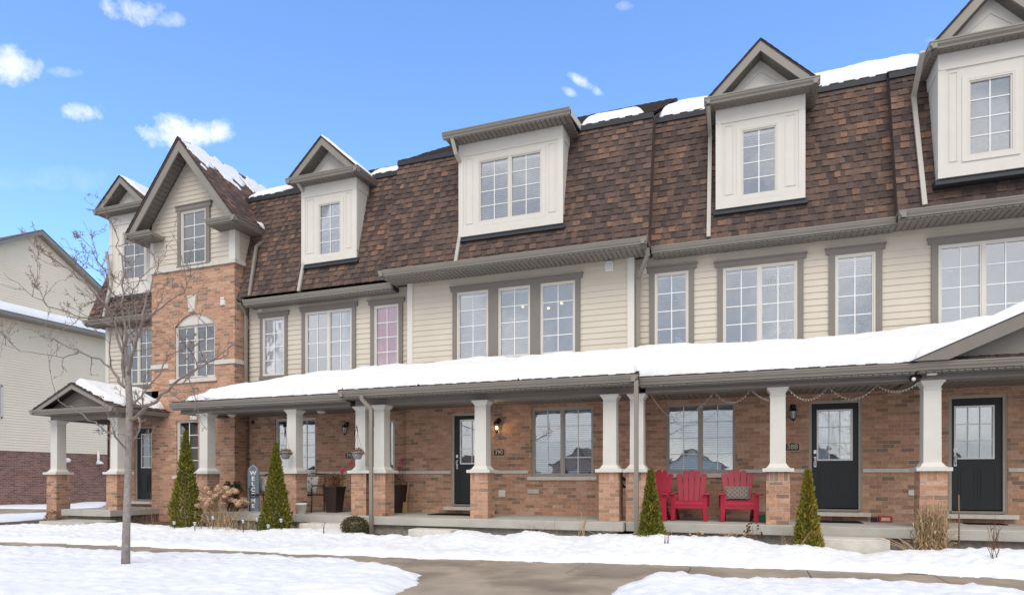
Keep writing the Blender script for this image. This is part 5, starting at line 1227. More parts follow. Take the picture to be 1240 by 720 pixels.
# pent roof strip at third-floor level
pz = NZ(0, 372); p2 = NZ(110, 404)
pz = (NZ(0, 374) + NZ(120, 406)) / 2
r = MB(); r.prism([(Xn, pz - .25), (Xn + .75, pz - .25), (Xn + .75, pz - .08), (Xn, pz + .38)], y0n, y1n, 'Y'); r.build('pent_roof', M['gutter'], nb_)
r = MB(); nn = 80
f = lambda a, b: (Xn + .78 - b, a, pz - .08 + b * .58)
o = snow_sheet('roof_snow', [(y0n, .0), (y1n, .0), (y1n, .75), (y0n, .75)], f, .20, step=.13, edge=.15, rag=.03, lump=.2, seed=59); tag(o, "snow along the neighbouring house's pent roof", 'snow', 'snow lying on the roofs')
def side_window(root, r):
    y0, y1, z0, z1 = r; b = MB(); w = .07
    b.box(Xn - .05, Xn + .04, y0, y1, z1 - w, z1); b.box(Xn - .05, Xn + .04, y0, y1, z0, z0 + w); b.box(Xn - .05, Xn + .04, y0, y0 + w, z0, z1); b.box(Xn - .05, Xn + .04, y1 - w, y1, z0, z1)
    o = b.build('window', M['vinyl'], root); g = MB(); g.box(Xn - .02, Xn, y0 + w, y1 - w, z0 + w, z1 - w); g.build('pane', M['glass'], o)
    k = MB(); k.box(Xn - .5, Xn - .4, y0 - .1, y1 + .1, z0, z1); k.build('room_wall', M['darkroom'], o)
side_window(nb_, nw); side_window(nb_, nw2)
b = MB(); b.blob((Xn + .1, NY(80.5), NZ(80.5, 557)), .07, .16, .12); b.build('dryer_vent', M['white'], nb_)
yy = NY(117.5); b = MB(); b.tube([(Xn + .1, yy, NZ(117, 546)), (Xn + .1, yy, NZ(117, 557)), (Xn + .25, yy - .18, NZ(117, 561))], .06); b.lathe([(.20, NZ(117, 561.5)), (.17, NZ(117, 560)), (.07, NZ(117, 558))], Xn + .2, yy, 10); b.build('vent_pipe', M['white'], nb_)
# ================================================================== vegetation
def cone_cedar(name, px, pyb, pyt, Y, w_px, label, seed, fol='cedar', brown=0.0):
    z0 = -.38; xb = PX(px, Y); zt = PZ(px, pyt, Y); H = zt - z0; rb = (PX(px + w_px/2, Y) - PX(px - w_px/2, Y)) / 2
    t = thing(name, (xb, Y, z0), label, 'shrub', 'conical cedars by the porches'); rr = random.Random(seed)
    k = MB(); k.tube([(0,0,0), (0,0,H*.6), (0,0,H*.9)], [.03, .02, .006], 7); k.build('trunk', M['bark'], t)
    f = MB()
    prof = lambda u: (min(1, .72 + u * 2.2) * (1 - u) ** 1.02) * (1 if u > .03 else .8) + .010
    for i in range(7500):
        u = rr.random() ** 1.35; a = rr.uniform(0, 2*math.pi)
        bump = 1 + .26 * noise.noise(Vector((math.cos(a)*1.6, math.sin(a)*1.6, u*6 + seed))) + .10 * noise.noise(Vector((math.cos(a)*4, math.sin(a)*4, u*15 + seed)))
        r = rb * prof(u) * bump * (rr.uniform(.60, 1.03) if rr.random() < .75 else rr.uniform(.95, 1.12)); z = u * H
        p = Vector((r*math.cos(a), r*math.sin(a), z)); out = Vector((math.cos(a), math.sin(a), 0))
        d = (out * rr.uniform(.25, .8) + Vector((rr.uniform(-.4,.4), rr.uniform(-.4,.4), rr.uniform(.5, 1.1)))).normalized()
        side = d.cross(Vector((rr.uniform(-1,1), rr.uniform(-1,1), rr.uniform(-.5,.5)))).normalized()
        L = rr.uniform(.04, .095); w = rr.uniform(.010, .018)
        c = min(1, max(0, rr.gauss(.48, .22) + brown * (rr.random() < .5) * .5))
        f.face([p - side*w*.5, p + d*L*.5 - side*w, p + d*L, p + d*L*.5 + side*w], c); 
    f.build('foliage', M[fol], t); return t
cone_cedar('cedar_shrub', 225, 640, 524, 11.35, 29, 'slender dark green conical cedar left of dried hydrangea', 1)
cone_cedar('cedar_shrub', 334, 640, 538, 11.25, 31, 'conical cedar right of the WELCOME board', 2)
cone_cedar('cedar_shrub', 788, 648, 571, 11.2, 33, 'yellow-green conical cedar in front of the red chairs and downspout', 3)
cone_cedar('cedar_shrub', 978, 656, 572, 11.2, 34, 'bronze-tinged conical cedar left of the door numbered 388', 4, brown=.7)
def leaf_ball(name, x, Y, z, rx, rz, n, mt, label, cat, seed, L=(.02,.04), group=None, stem=True):
    t = thing(name, (x, Y, z), label, cat, group); rr = random.Random(seed)
    k = MB()
    for i in range(9):
        a = rr.uniform(0, 6.28); k.tube([(0,0,0), (rx*.3*math.cos(a), rx*.3*math.sin(a), rz*.7), (rx*.7*math.cos(a), rx*.7*math.sin(a), rz*rr.uniform(.8,1.7))], [.012,.008,.004], 5)
    k.build('stems', M['bark'], t); f = MB()
    for i in range(n):
        q = Vector((rr.gauss(0,1), rr.gauss(0,1), rr.gauss(0,1))).normalized(); rad = rr.uniform(.72, 1.03) * (1 + .15*noise.noise(q*2.5 + Vector((seed,0,0))))
        p = Vector((q.x*rx*rad, q.y*rx*rad, rz + q.z*rz*rad))
        d = (q*.7 + Vector((rr.uniform(-1,1), rr.uniform(-1,1), rr.uniform(-.5,1)))).normalized(); s_ = d.cross(Vector((rr.uniform(-1,1), rr.uniform(-1,1), .3))).normalized(); l = rr.uniform(*L)
        f.face([p, p + d*l*.5 - s_*l*.35, p + d*l, p + d*l*.5 + s_*l*.35], min(1, max(0, rr.gauss(.5, .25))))
    f.build('foliage', M[mt], t); return t
leaf_ball('boxwood_shrub', PX(429.5, 11.35), 11.35, -.36, .27, .19, 3200, 'box', 'small round boxwood by the downspout left of middle porch', 'shrub', 5)
leaf_ball('low_shrub', PX(61, 11.3), 11.35, -.36, .17, .17, 500, 'deadleaf', 'small reddish brown bare shrub at left side porch column', 'shrub', 6)
# dried hydrangea
def stems_clump(name, x, Y, z, n, H, spread, mt, label, cat, seed, lean=0, rad=.004, heads=0, plume=False, arch=.3, hh=(.6,1), rx=.1, leaf=0, group=None, headmat='hyd', headr=.07):
    t = thing(name, (x, Y, z), label, cat, group); rr = random.Random(seed); k = MB(); tips = []
    for i in range(n):
        a = rr.uniform(0, 2*math.pi); h = H * rr.uniform(*hh); sp = spread * rr.uniform(.1, 1)
        bx, by = rr.uniform(-rx, rx), rr.uniform(-rx*.5, rx*.5); pts = []
        for j in range(6):
            u = j / 5; pts.append((bx + (math.cos(a)*sp + lean) * (u**1.5) + rr.uniform(-.006,.006), by + math.sin(a)*sp*.7*(u**1.5), h * (u - arch * u**3 * (sp/spread)) ))
        c = rr.random(); k.tube(pts, [rad*(1-.6*q/5) for q in range(6)], 4, c=c, sm=False); tips.append((pts[-1], c))
        if leaf:
            for q in range(leaf):
                u = rr.uniform(.1, .95); j = int(u*5); p = Vector(pts[j]); d = Vector((rr.uniform(-1,1), rr.uniform(-1,1), rr.uniform(-.6,.5))).normalized(); L = rr.uniform(.04,.16); s_ = d.cross(Vector((0,0,1))).normalized() * .006
                k.face([p - s_, p + d*L*.6 - s_ + Vector((0,0,-.02)), p + d*L + Vector((0,0,-.06)), p + d*L*.6 + s_ + Vector((0,0,-.02)), p + s_], rr.random())
        if plume:
            p = Vector(pts[-1]); 
            for q in range(26): d = Vector((rr.uniform(-.5,.5), rr.uniform(-.5,.5), rr.uniform(-.2,1))).normalized()*rr.uniform(.02,.05); b0 = p - Vector((0,0,rr.uniform(0,.09))); s_ = d.cross(Vector((0,1,0))).normalized()*.003; k.face([b0-s_, b0+d, b0+s_], rr.random())
    k.build('stems', M[mt], t)
    if heads:
        f = MB(); rr.shuffle(tips)
        for (p, c) in tips[:heads]:
            for q in range(150):
                d = Vector((rr.gauss(0,1), rr.gauss(0,1), rr.gauss(0,1))).normalized(); b0 = Vector(p) + Vector((d.x, d.y, d.z*.75)) * headr * rr.uniform(.8,1.1)
                s1 = d.cross(Vector((rr.random(), rr.random(), rr.random()))).normalized() * .014; s2 = d.cross(s1).normalized() * .014
                f.face([b0 - s1, b0 - s2, b0 + s1, b0 + s2], rr.random())
        f.build('dried_flower_heads', M[headmat], t)
    return t
stems_clump('dried_hydrangea', PX(265, 11.6), 11.6, -.35, 60, 1.0, .50, 'straw', 'dried hydrangea bush with tan flower heads left of the WELCOME board', 'shrub', 11, heads=40, rx=.28, arch=.15, hh=(.60, 1.0), headr=.08)
stems_clump('dry_perennial', PX(278, 11.2), 11.2, -.36, 90, .60, .55, 'straw', 'pale tangle of dry stalks in front of dried hydrangea', 'plant', 12, rx=.5, leaf=2, plume=False)
stems_clump('dry_perennial', PX(238, 11.1), 11.15, -.36, 9, .50, .35, 'straw', 'drooping dry grass plumes right of the slender dark cedar', 'plant', 13, plume=True, rx=.1, lean=-.1)
stems_clump('ornamental_grass', PX(1128, 11.3), 11.3, -.36, 560, .98, .24, 'straw', 'big clump of dry tan ornamental grass at column right of door 388', 'plant', 14, rx=.17, rad=.005, hh=(.35,1), leaf=2, arch=.5)
stems_clump('ornamental_grass', PX(1104, 11.2), 11.2, -.36, 14, .4, .35, 'straw', 'few dry stalks leaning left of the big grass clump', 'plant', 15, rx=.06, rad=.006, lean=-.25)
stems_clump('dry_perennial', PX(1205, 11.0), 11.0, -.36, 12, .75, .14, 'deadleaf', 'thin reddish dry stems at far right before last door', 'plant', 16, rx=.05, rad=.004, leaf=1)
stems_clump('dry_perennial', PX(1203, 10.6), 10.6, -.30, 6, .35, .12, 'deadleaf', 'small dark sprig sticking out of snow at far right', 'plant', 17, rx=.05, rad=.005)
stems_clump('dry_perennial', PX(703, 11.5), 11.5, -.36, 7, .85, .40, 'straw', 'bent pale stalks before the middle porch window', 'plant', 18, rx=.08, rad=.007, arch=.5)
stems_clump('dry_perennial', PX(650, 11.5), 11.5, -.36, 14, .5, .7, 'straw', 'sparse thin stalks before middle porch left of window stalks', 'plant', 19, rx=.4, rad=.004)
stems_clump('dry_perennial', PX(737, 11.45), 11.45, -.36, 9, .32, .6, 'straw', 'low spread stalks at foot of column left of downspout', 'plant', 20, rx=.15, rad=.006)
stems_clump('dry_perennial', PX(843, 11.6), 11.6, -.36, 8, .42, .10, 'straw', 'upright stalk with dry head before the middle red chair', 'plant', 21, rx=.03, rad=.006, heads=3, headr=.02)
stems_clump('dry_perennial', PX(891, 11.4), 11.4, -.36, 22, .34, .26, 'straw', 'low dry perennial with yellowish seed heads below red chair', 'plant', 22, rx=.1, rad=.003, heads=12, headr=.012)
stems_clump('dry_perennial', PX(911, 11.55), 11.55, -.36, 24, .46, .22, 'deadleaf', 'brown dry perennial beside right red chair', 'plant', 23, rx=.1, rad=.003, heads=16, headmat='deadleaf', headr=.013)
stems_clump('dry_perennial', PX(811, 11.3), 11.3, -.36, 8, .5, .08, 'straw', 'thin upright straws just right of the yellow-green cedar', 'plant', 24, rx=.03, rad=.004)
stems_clump('dry_perennial', PX(955, 11.45), 11.45, -.36, 26, .45, .20, 'straw', 'thin dry stalks left of the bronze-tinged cedar', 'plant', 25, rx=.12, rad=.003)
stems_clump('dry_perennial', PX(187, 11.5), 11.5, -.36, 30, .95, .28, 'deadleaf', 'tall thin brown stalks left of slender dark cedar', 'plant', 26, rx=.22, rad=.003, hh=(.4,1.1))
stems_clump('dry_perennial', PX(362, 11.3), 11.3, -.36, 10, .35, .25, 'straw', 'few short stalks right of the cedar by WELCOME board', 'plant', 27, rx=.1)
stems_clump('dry_perennial', PX(808, 10.7), 10.6, -.25, 4, .22, .05, 'deadleaf', 'small dark weed poking through the snow before red chairs', 'plant', 28, rx=.03, rad=.006)
t = stems_clump('dry_perennial', PX(998, 11.0), 11.0, -.36, 3, .75, .04, 'straw', 'single pale stalk leaning over bronze-tinged cedar', 'plant', 29, rx=.02, rad=.006, lean=-.0)
t.rotation_euler = (0, R(-35), 0); t.location.x = PX(962, 11.0)
t.rotation_euler = (0, R(38), 0)
b = MB(); b.tube([(0,0,0), (.004,0,.55), (.0,0,.92)], [.012, .011, .010], 7); o = b.build('garden_stake', M['straw']); o.location = (PX(1161, 11.3), 11.3, -.36); tag(o, 'thin tan bamboo stake upright in snow right of grass clump', 'stake')

# ---- bare tree
def bare_tree():
    bx, by = PG(152, 684, -.42); t = thing('bare_tree', (bx, by, -.5), 'young leafless tree with thin crooked branches on snowy boulevard', 'tree')
    rr = random.Random(5); Y = by
    P = lambda px, py, dy=0: Vector((PX(px, Y + dy) - bx, dy, PZ(px, py, Y + dy) + .5))
    tr = MB()
    trunk = [P(152, 690), P(153, 640), P(155, 580), P(156, 530), P(157, 490), P(155, 458), P(153, 430)]
    tr.tube(trunk, [.060, .050, .046, .044, .044, .043, .032], 12)
    tr.build('trunk', M['bark'], t)
    tw = MB(); cnt = [0]
    def twig(p, d, L, r, lv):
        n = 5; pts = [p]; rads = [r]; q = p.copy(); dd = d.copy()
        for i in range(n):
            dd = (dd + Vector((rr.gauss(0,.17), rr.gauss(0,.17), rr.gauss(0,.15) + .03))).normalized(); q = q + dd * (L/n); pts.append(q.copy()); rads.append(max(.0022, r * (1 - .75*(i+1)/n)))
        tw.tube(pts, rads, 5 if lv > 1 else 6)
        for i in range(1, n + 1):                                # buds and spurs
            if rr.random() < .35:
                s_ = Vector((rr.gauss(0,1), rr.gauss(0,1), rr.gauss(.3,1))).normalized(); tw.tube([pts[i], pts[i] + s_*.035], [.004, .003], 4)
        if lv >= 3: return
        for i in range(1, n + 1):
            m = 1 if rr.random() < .75 else 2
            for _ in range(m):
                if rr.random() < (.7 if lv == 1 else .4):
                    ax = Vector((rr.gauss(0,1), rr.gauss(0,.8), rr.gauss(0,1))).normalized()
                    nd = (dd * .75 + ax * .75 + Vector((0,0,.15))).normalized(); twig(pts[i], nd, L * rr.uniform(.30, .55), rads[i]*.75, lv + 1)
    def limb(pts, r0, r1, side=True):
        k = len(pts); dense = []
        for i in range(k - 1):
            for j in range(3):
                u = j/3; dense.append(pts[i].lerp(pts[i+1], u) + (Vector((rr.gauss(0,.012), rr.gauss(0,.02), rr.gauss(0,.012))) if (i or j) else Vector((0,0,0))))
        dense.append(pts[-1]); n = len(dense)
        rad = [r0 + (r1 - r0) * (i/(n-1))**.8 for i in range(n)]
        tw.tube(dense, rad, 8)
        for i in range(2, n):
            if rr.random() < .5:
                d = (dense[i] - dense[i-1]).normalized(); ax = Vector((rr.gauss(0,1), rr.gauss(0,.9), rr.gauss(.1,1))).normalized()
                twig(dense[i], (d*.8 + ax*.8).normalized(), rr.uniform(.25, .75), max(.005, rad[i]*.6), 1 if rr.random() < .55 else 2)
    limb([P(154,462), P(148,430,-.1), P(139,395,-.15), P(128,370,-.2), P(108,348,-.3), P(88,330,-.4), P(70,318,-.5)], .022, .005)
    limb([P(154,450), P(152,420,.1), P(150,380,.2), P(150,345,.25), P(146,310,.3), P(140,280,.35)], .026, .005)
    limb([P(155,455), P(163,420,-.1), P(172,390,-.1), P(178,360,.0), P(188,335,.1), P(192,310,.15)], .026, .005)
    limb([P(153,470), P(140,452,.1), P(120,436,.2), P(95,424,.25), P(70,412,.3), P(40,398,.4), P(6,388,.5)], .022, .004)
    limb([P(157,508), P(172,498,-.1), P(195,478,-.15), P(220,458,-.2), P(250,440,-.2), P(275,430,-.1), P(288,412,.0)], .028, .005)
    limb([P(155,545), P(140,528,-.2), P(125,517,-.3), P(108,508,-.4), P(86,494,-.45), P(70,484,-.5)], .015, .004)
    limb([P(160,490,.0), P(185,462,.3), P(205,430,.4), P(232,420,.5), P(258,402,.5)], .014, .004)
    limb([P(139,395,-.15), P(118,386,-.3), P(96,384,-.5), P(60,372,-.6), P(30,350,-.7), P(4,330,-.8)], .014, .003)
    limb([P(150,380,.2), P(135,350,.0), P(124,322,-.1), P(108,300,-.2), P(92,282,-.3)], .012, .003)
    limb([P(172,390,-.1), P(196,372,-.3), P(222,352,-.4), P(236,330,-.4)], .013, .003)
    limb([P(95,424,.25), P(74,432,.2), P(50,428,.1), P(25,424,.0), P(0,415,.0)], .010, .003)
    limb([P(163,420,-.1), P(168,392,-.4), P(160,360,-.5), P(168,335,-.6), P(158,312,-.6)], .012, .003)
    tw.build('branches', M['twig'], t)
    return t
bt_ = bare_tree()
for tx, ty, rz_, sc_, lab in ((-17, -15, 1.0, 1.25, 'leafless street tree farthest left across the street'), (-5.5, -14, 2.4, 1.4, 'leafless street tree across the street, nearest to viewer'), (6.5, -15.5, 4.0, 1.3, 'leafless street tree farthest right across the street')):
    o = copy_tree(bt_); o.location = (tx, ty, -.6); o.rotation_euler.z = rz_; o.scale = (sc_,)*3; o['label'] = lab; o['group'] = 'street trees opposite'

# ================================================================== things on the porches
# adirondack chair
def chair_proto():
    t = thing('adirondack_chair', (0,0,0), 'x', 'chair', 'red chairs on the porch')
    for sx in (-1, 1):      # front legs, flared outwards, facing -Y
        b = MB(); b.hexa([(sx*.30-.035,-.36,0),(sx*.30+.035,-.36,0),(sx*.30+.035,-.30,0),(sx*.30-.035,-.30,0),(sx*.275-.06,-.40,.50),(sx*.275+.06,-.40,.50),(sx*.275+.06,-.34,.50),(sx*.275-.06,-.34,.50)])
        b.build('leg', M['red'], t, bevel=.008)
        b = MB(); b.hexa([(sx*.25-.03,.22,0),(sx*.25+.03,.22,0),(sx*.25+.03,.30,0),(sx*.25-.03,.30,0),(sx*.25-.03,-.30,.28),(sx*.25+.03,-.30,.28),(sx*.25+.03,-.26,.40),(sx*.25-.03,-.26,.40)]); b.build('leg', M['red'], t, bevel=.006)
        b = MB(); x = sx * .325; b.prism([(x-.065,-.45),(x+.065,-.45),(x+.075,-.30),(x+.055,.05),(x+.045,.30),(x-.045,.30),(x-.055,.05),(x-.075,-.30)], .50, .53, 'Z'); b.build('armrest', M['red'], t, bevel=.008)
        b = MB(); b.hexa([(x-.02,.18,.26),(x+.02,.18,.26),(x+.02,.25,.26),(x-.02,.25,.26),(x-.02,.18,.5),(x+.02,.18,.5),(x+.02,.25,.5),(x-.02,.25,.5)]); b.build('arm_support', M['red'], t)
    b = MB()                                                            # seat slats curve down to the front
    prof = [(-.40,.33),(-.385,.375),(-.33,.395),(-.25,.388),(-.16,.37),(-.07,.35),(.02,.33),(.11,.31),(.2,.30)]
    for (y0_, z0_), (y1_, z1_) in zip(prof, prof[1:]):
        g = .006; b.hexa([(-.26,y0_+g,z0_-.022),(.26,y0_+g,z0_-.022),(.26,y1_-g,z1_-.022),(-.26,y1_-g,z1_-.022),(-.26,y0_+g,z0_),(.26,y0_+g,z0_),(.26,y1_-g,z1_),(-.26,y1_-g,z1_)])
    b.build('seat', M['red'], t, bevel=.005)
    b = MB(); b.box(-.27,.27,-.385,-.36,.24,.355); b.build('front_rail', M['red'], t, bevel=.008)
    b = MB(); n = 5                                                     # fanned back slats
    for i in range(n):
        u = (i - 2); wb, wt = .096, .118; x0_, x1_ = u*wb, u*wt; top = .98 - .012*u*u*1.6; lean = .30
        P = lambda x, z, o: (x, .16 + (z - .30) * lean + o, z)
        pts = [(x0_-wb/2+.002, .30), (x0_+wb/2-.002, .30), (x1_+wt/2-.003, top-.03), (x1_+wt/2-.018, top-.004), (x1_, top+.004), (x1_-wt/2+.018, top-.004), (x1_-wt/2+.003, top-.03)]
        k = len(pts); nb0 = len(b.v); b.v += [P(x, z, 0) for x, z in pts] + [P(x, z, .022) for x, z in pts]
        for fce in [tuple(range(nb0, nb0+k)), tuple(range(nb0+2*k-1, nb0+k-1, -1))] + [(nb0+j, nb0+k+j, nb0+k+(j+1)%k, nb0+(j+1)%k) for j in range(k)]: b.f.append(fce); b.c.append(0); b.sm.append(False)
    b.build('backrest', M['red'], t, bevel=.005)
    b = MB(); b.box(-.27,.27,.262,.292,.48,.55); b.box(-.26,.26,.37,.395,.76,.82); b.build('back_brace', M['red'], t)
    return t
c0 = chair_proto(); chs = [c0, copy_tree(c0), copy_tree(c0)]
for o, (px, Y, rz, lab, sc_) in zip(chs, ((792, 12.75, -8, 'crimson slatted garden chair half hidden behind the yellow-green cedar', 1.03), (836, 12.88, 0, 'empty crimson slatted garden chair, middle one of three', 1.03), (894, 12.88, 4, 'crimson slatted garden chair with patterned cushion on its seat', 1.03))):
    o.location = (PX(px, Y), Y, 0); o.rotation_euler.z = R(rz); o['label'] = lab; o.scale = (1, 1, 1)
# cushion with lattice
def cushion(name, x, y, z, w, h, d, tilt, rz, label, base, pat=None, style='grid'):
    t = thing(name, (x, y, z), label, 'cushion'); t.rotation_euler = (R(tilt), 0, R(rz)); b = MB(); n = 10
    def S(u, v, s): 
        e = (1 - abs(u)**3.2) * (1 - abs(v)**3.2); return (u*w/2*(1-.06*(1-abs(v)) *0), s * d/2 * max(0,e)**.45, h/2 + v*h/2)
    for s_ in (-1, 1):
        for i in range(n):
            for j in range(n):
                q = [S(-1+2*a/n, -1+2*c/n, s_) for a, c in ((i,j),(i+1,j),(i+1,j+1),(i,j+1))]; b.face(q if s_ < 0 else q[::-1], 0, True)
    b.build('cover', base, t)
    if pat:
        p = MB()
        if style == 'grid':
            for i in range(-2, 3):
                for j in range(-1, 2):
                    cx, cz = i*w/5.3, h/2 + j*h/3.4; e = max(0.02, (1-abs(cx/(w/2))**3.2)*(1-abs((cz-h/2)/(h/2))**3.2))**.45; yy = -d/2*e - .004
                    for k in range(8):
                        a0, a1 = k*math.pi/4, (k+1)*math.pi/4; p.bar((cx+.033*math.cos(a0), yy, cz+.033*math.sin(a0)), (cx+.033*math.cos(a1), yy, cz+.033*math.sin(a1)), .008, .004)
        else:
            rr = random.Random(3)
            for k in range(16):
                cx, cz = rr.uniform(-.4,.4)*w, h/2 + rr.uniform(-.38,.38)*h; e = (1-abs(cx/(w/2))**3.2)*(1-abs((cz-h/2)/(h/2))**3.2); yy = -d/2*max(.02,e)**.45 - .003; a = rr.uniform(0, 3.14)
                p.prism([(cx+.05*math.cos(a), cz+.05*math.sin(a)), (cx+.018*math.cos(a+1.57), cz+.018*math.sin(a+1.57)), (cx-.05*math.cos(a), cz-.05*math.sin(a)), (cx-.018*math.cos(a+1.57), cz-.018*math.sin(a+1.57))], yy - .002, yy, 'Y')
        p.build('pattern', pat, t)
    return t
mc1 = mat('taupe_cloth', (.17,.14,.12), .9, .1, var=.1, vscale=30); mc2 = mat('cream_print', (.62,.58,.50), .9, .1); mc3 = mat('pale_cloth', (.55,.50,.47), .9, .1, var=.1, vscale=12); mc4 = mat('grey_leaf_print', (.14,.19,.20), .9, .1)
cushion('cushion', PX(892.5, 12.68), 12.68, .40, .44, .27, .12, -14, 4, 'brown cushion with cream ring lattice on the rightmost red chair', mc1, mc2)
# metal bench behind cedar and column
def bench():
    Y = 12.95; xa, xb = PX(312, Y), PX(386, Y); t = thing('patio_bench', ((xa+xb)/2, Y, 0), 'dark metal patio bench behind cedar and column, between WELCOME board and tall planter', 'bench', world=True)
    for X in (xa, (xa + xb)/2 - .02, (xa + xb)/2 + .02, xb):
        b = MB(); b.tube([(X, Y-.28, 0), (X, Y-.26, .42)], .014, 8); b.build('leg', M['black'], t)
        b = MB(); b.tube([(X, Y+.22, 0), (X, Y+.20, .42), (X, Y+.27, .92)], .014, 8); b.build('leg', M['black'], t)
    for X in (xa, xb):
        b = MB(); b.tube([(X, Y-.26, .42), (X, Y-.29, .58), (X, Y-.22, .64), (X, Y+.12, .64), (X, Y+.22, .62)], .014, 8); b.build('armrest', M['black'], t)
    b = MB(); b.box(xa, xb, Y-.29, Y-.26, .40, .43); b.box(xa, xb, Y+.18, Y+.21, .40, .43)
    for i in range(9): y = Y - .25 + i*.05; b.box(xa + .01, xb - .01, y, y + .035, .415, .43)
    b.build('seat', M['black'], t)
    b = MB(); b.tube([(xa, Y+.27, .92), ((xa+xb)/2, Y+.275, .96), (xb, Y+.27, .92)], .014, 8)
    for i in range(22):
        x = xa + (xb-xa)*(i+.5)/22; b.bar((x, Y+.205, .44), (x, Y+.27, .93), .008)
    b.build('backrest', M['black'], t)
    cushion('cushion', xa + .24, Y + .02, .45, .44, .42, .15, -12, 6, 'pale cushion at left end of dark metal bench', mc3, None)
    cushion('cushion', xb - .30, Y + .02, .45, .46, .42, .15, -12, -8, 'leaf-print cushion at the right end of dark metal bench', mc3, mc4, 'leaf')
bench()
# welcome board
def welcome():
    Y = 12.75; x = PX(307, Y); H = PZ(307, 561, Y); w = .19
    t = thing('welcome_board', (x, Y, 0), 'tall blue-grey board reading WELCOME leaning on the wall corner', 'sign', world=True)
    b = MB(); b.prism([(x-w, 0), (x+w, 0), (x+w, H*.86), (x+w*.75, H*.93), (x+w*.3, H*.965), (x, H), (x-w*.3, H*.965), (x-w*.75, H*.93), (x-w, H*.86)], Y-.012, Y+.012, 'Y'); b.build('board', M['signboard'], t)
    b = MB(); P = [(x-w*.75, H*.87), (x-w*.4, H*.93), (x, H*.965), (x+w*.4, H*.93), (x+w*.75, H*.87)]
    for p, q in zip(P, P[1:]): b.bar((p[0], Y-.015, p[1]), (q[0], Y-.015, q[1]), .010, .006)
    b.build('scroll_trim', M['curtain'], t)
    for i, ch in enumerate('WELCOME'):
        text_mesh(ch, .135, (x, Y-.014, H*.80 - i*H*.115), M['curtain'], t, 'letter', bold=.004, sx=1.55)
    t.rotation_euler = (0, 0, R(-6))
welcome()
# planters
def tall_planter(x, Y, label, seed, h=.58, w=.20, n=60, spread=.42, leafm='deadleaf'):
    t = thing('tall_planter', (x, Y, 0), label, 'planter', 'tall dark planters')
    b = MB(); b.lathe([(w*.95, 0), (w*1.30, h), (w*1.42, h), (w*1.42, h+.04), (w*1.28, h+.04), (w*1.2, h-.03)], 0, 0, 4, sm=False, ph=math.pi/4); b.build('pot', M['planter'], t)
    rr = random.Random(seed); k = MB(); f = MB()
    for i in range(n):
        a = rr.uniform(0, 6.28); s_ = rr.uniform(.2, 1) * spread; hh = rr.uniform(.1, .40); pts = [(rr.uniform(-.12,.12), rr.uniform(-.12,.12), h), (math.cos(a)*s_*.6, math.sin(a)*s_*.5, h + hh*.9), (math.cos(a)*s_, math.sin(a)*s_*.6, h + hh*.75)]
        k.tube(pts, [.004,.003,.002], 4)
        for q in range(16):
            u = rr.random(); p = Vector(pts[1]).lerp(Vector(pts[2]), u) + Vector((rr.gauss(0,.03), rr.gauss(0,.03), rr.gauss(0,.03))); d = Vector((rr.gauss(0,1), rr.gauss(0,1), rr.gauss(0,1))).normalized()*.03; s1 = d.cross(Vector((rr.random(),1,0))).normalized()*.012; f.face([p, p+d*.5-s1, p+d, p+d*.5+s1], rr.random())
    k.build('stems', M['straw'], t); f.build('dead_leaves', M[leafm], t); return t
tall_planter(PX(404, 12.95), 12.98, 'tall dark tapered planter with dead brown foliage, left of the hanging pot', 31)
tall_planter(PX(480, 13.35), 13.38, 'tall dark planter in the porch corner right of twin columns', 32, h=.62, n=26, spread=.22)
b = MB(); xx = PX(490.5, 13.3); b.tube([(0,0,0), (.03, .12, .75)], [.016, .016], 8); b.hexa([(-.07,-.012,0),(.07,-.012,0),(.07,.012,0),(-.07,.012,0),(-.05,-.01,.26),(.05,-.01,.26),(.05,.01,.26),(-.05,.01,.26)]); o = b.build('garden_shovel', M['wood']); o.location = (xx, 13.3, 0); tag(o, 'wooden-handled garden shovel leaning in corner beside tall planter', 'shovel')
def flowers(px, py, Y, label, n=3, col='pinkflower'):
    x, z = PX(px, Y), PZ(px, py, Y); t = thing('flower_ornament', (x, Y, z - .45), label, 'flower'); rr = random.Random(int(px)); k = MB(); f = MB()
    for i in range(n):
        ox, oz = rr.uniform(-.05,.05)*(i > 0), .45 + rr.uniform(-.06,.06)*(i > 0); k.tube([(0,0,0), (ox*.5,0,.25), (ox,0,oz)], .004, 5)
        for q in range(9):
            a = q*2*math.pi/9; f.face([(ox, -.012, oz), (ox+.055*math.cos(a-.3), -.004, oz+.055*math.sin(a-.3)), (ox+.072*math.cos(a), -.014, oz+.072*math.sin(a)), (ox+.055*math.cos(a+.3), -.004, oz+.055*math.sin(a+.3))], 0)
        f.blob((ox, -.02, oz), .018, .012, .018)
    k.build('stem', M['leafgreen'], t); f.build('petals', M[col], t)
flowers(425, 561, 12.7, 'magenta cloth flower beside hanging pot on right column', 1)
flowers(415.5, 568.5, 12.7, 'faded small pink flower low beside magenta one', 2); flowers(487.5, 557, 13.3, 'pink cloth flower in corner planter near black door', 1); flowers(484, 567, 13.3, 'small dusky pink flower below the other in corner planter', 1)
x_, Y_ = PX(282, 12.55), 12.55
t = thing('potted_evergreen', (x_, Y_, 0), 'dark green potted plant with drooping leaves behind dried hydrangea', 'potted plant'); rr = random.Random(9)
b = MB(); b.lathe([(.13,0),(.19,.30),(.205,.30),(.205,.34),(.18,.34),(.17,.28)], 0, 0, 16); b.build('pot', M['planter'], t)
b = MB()
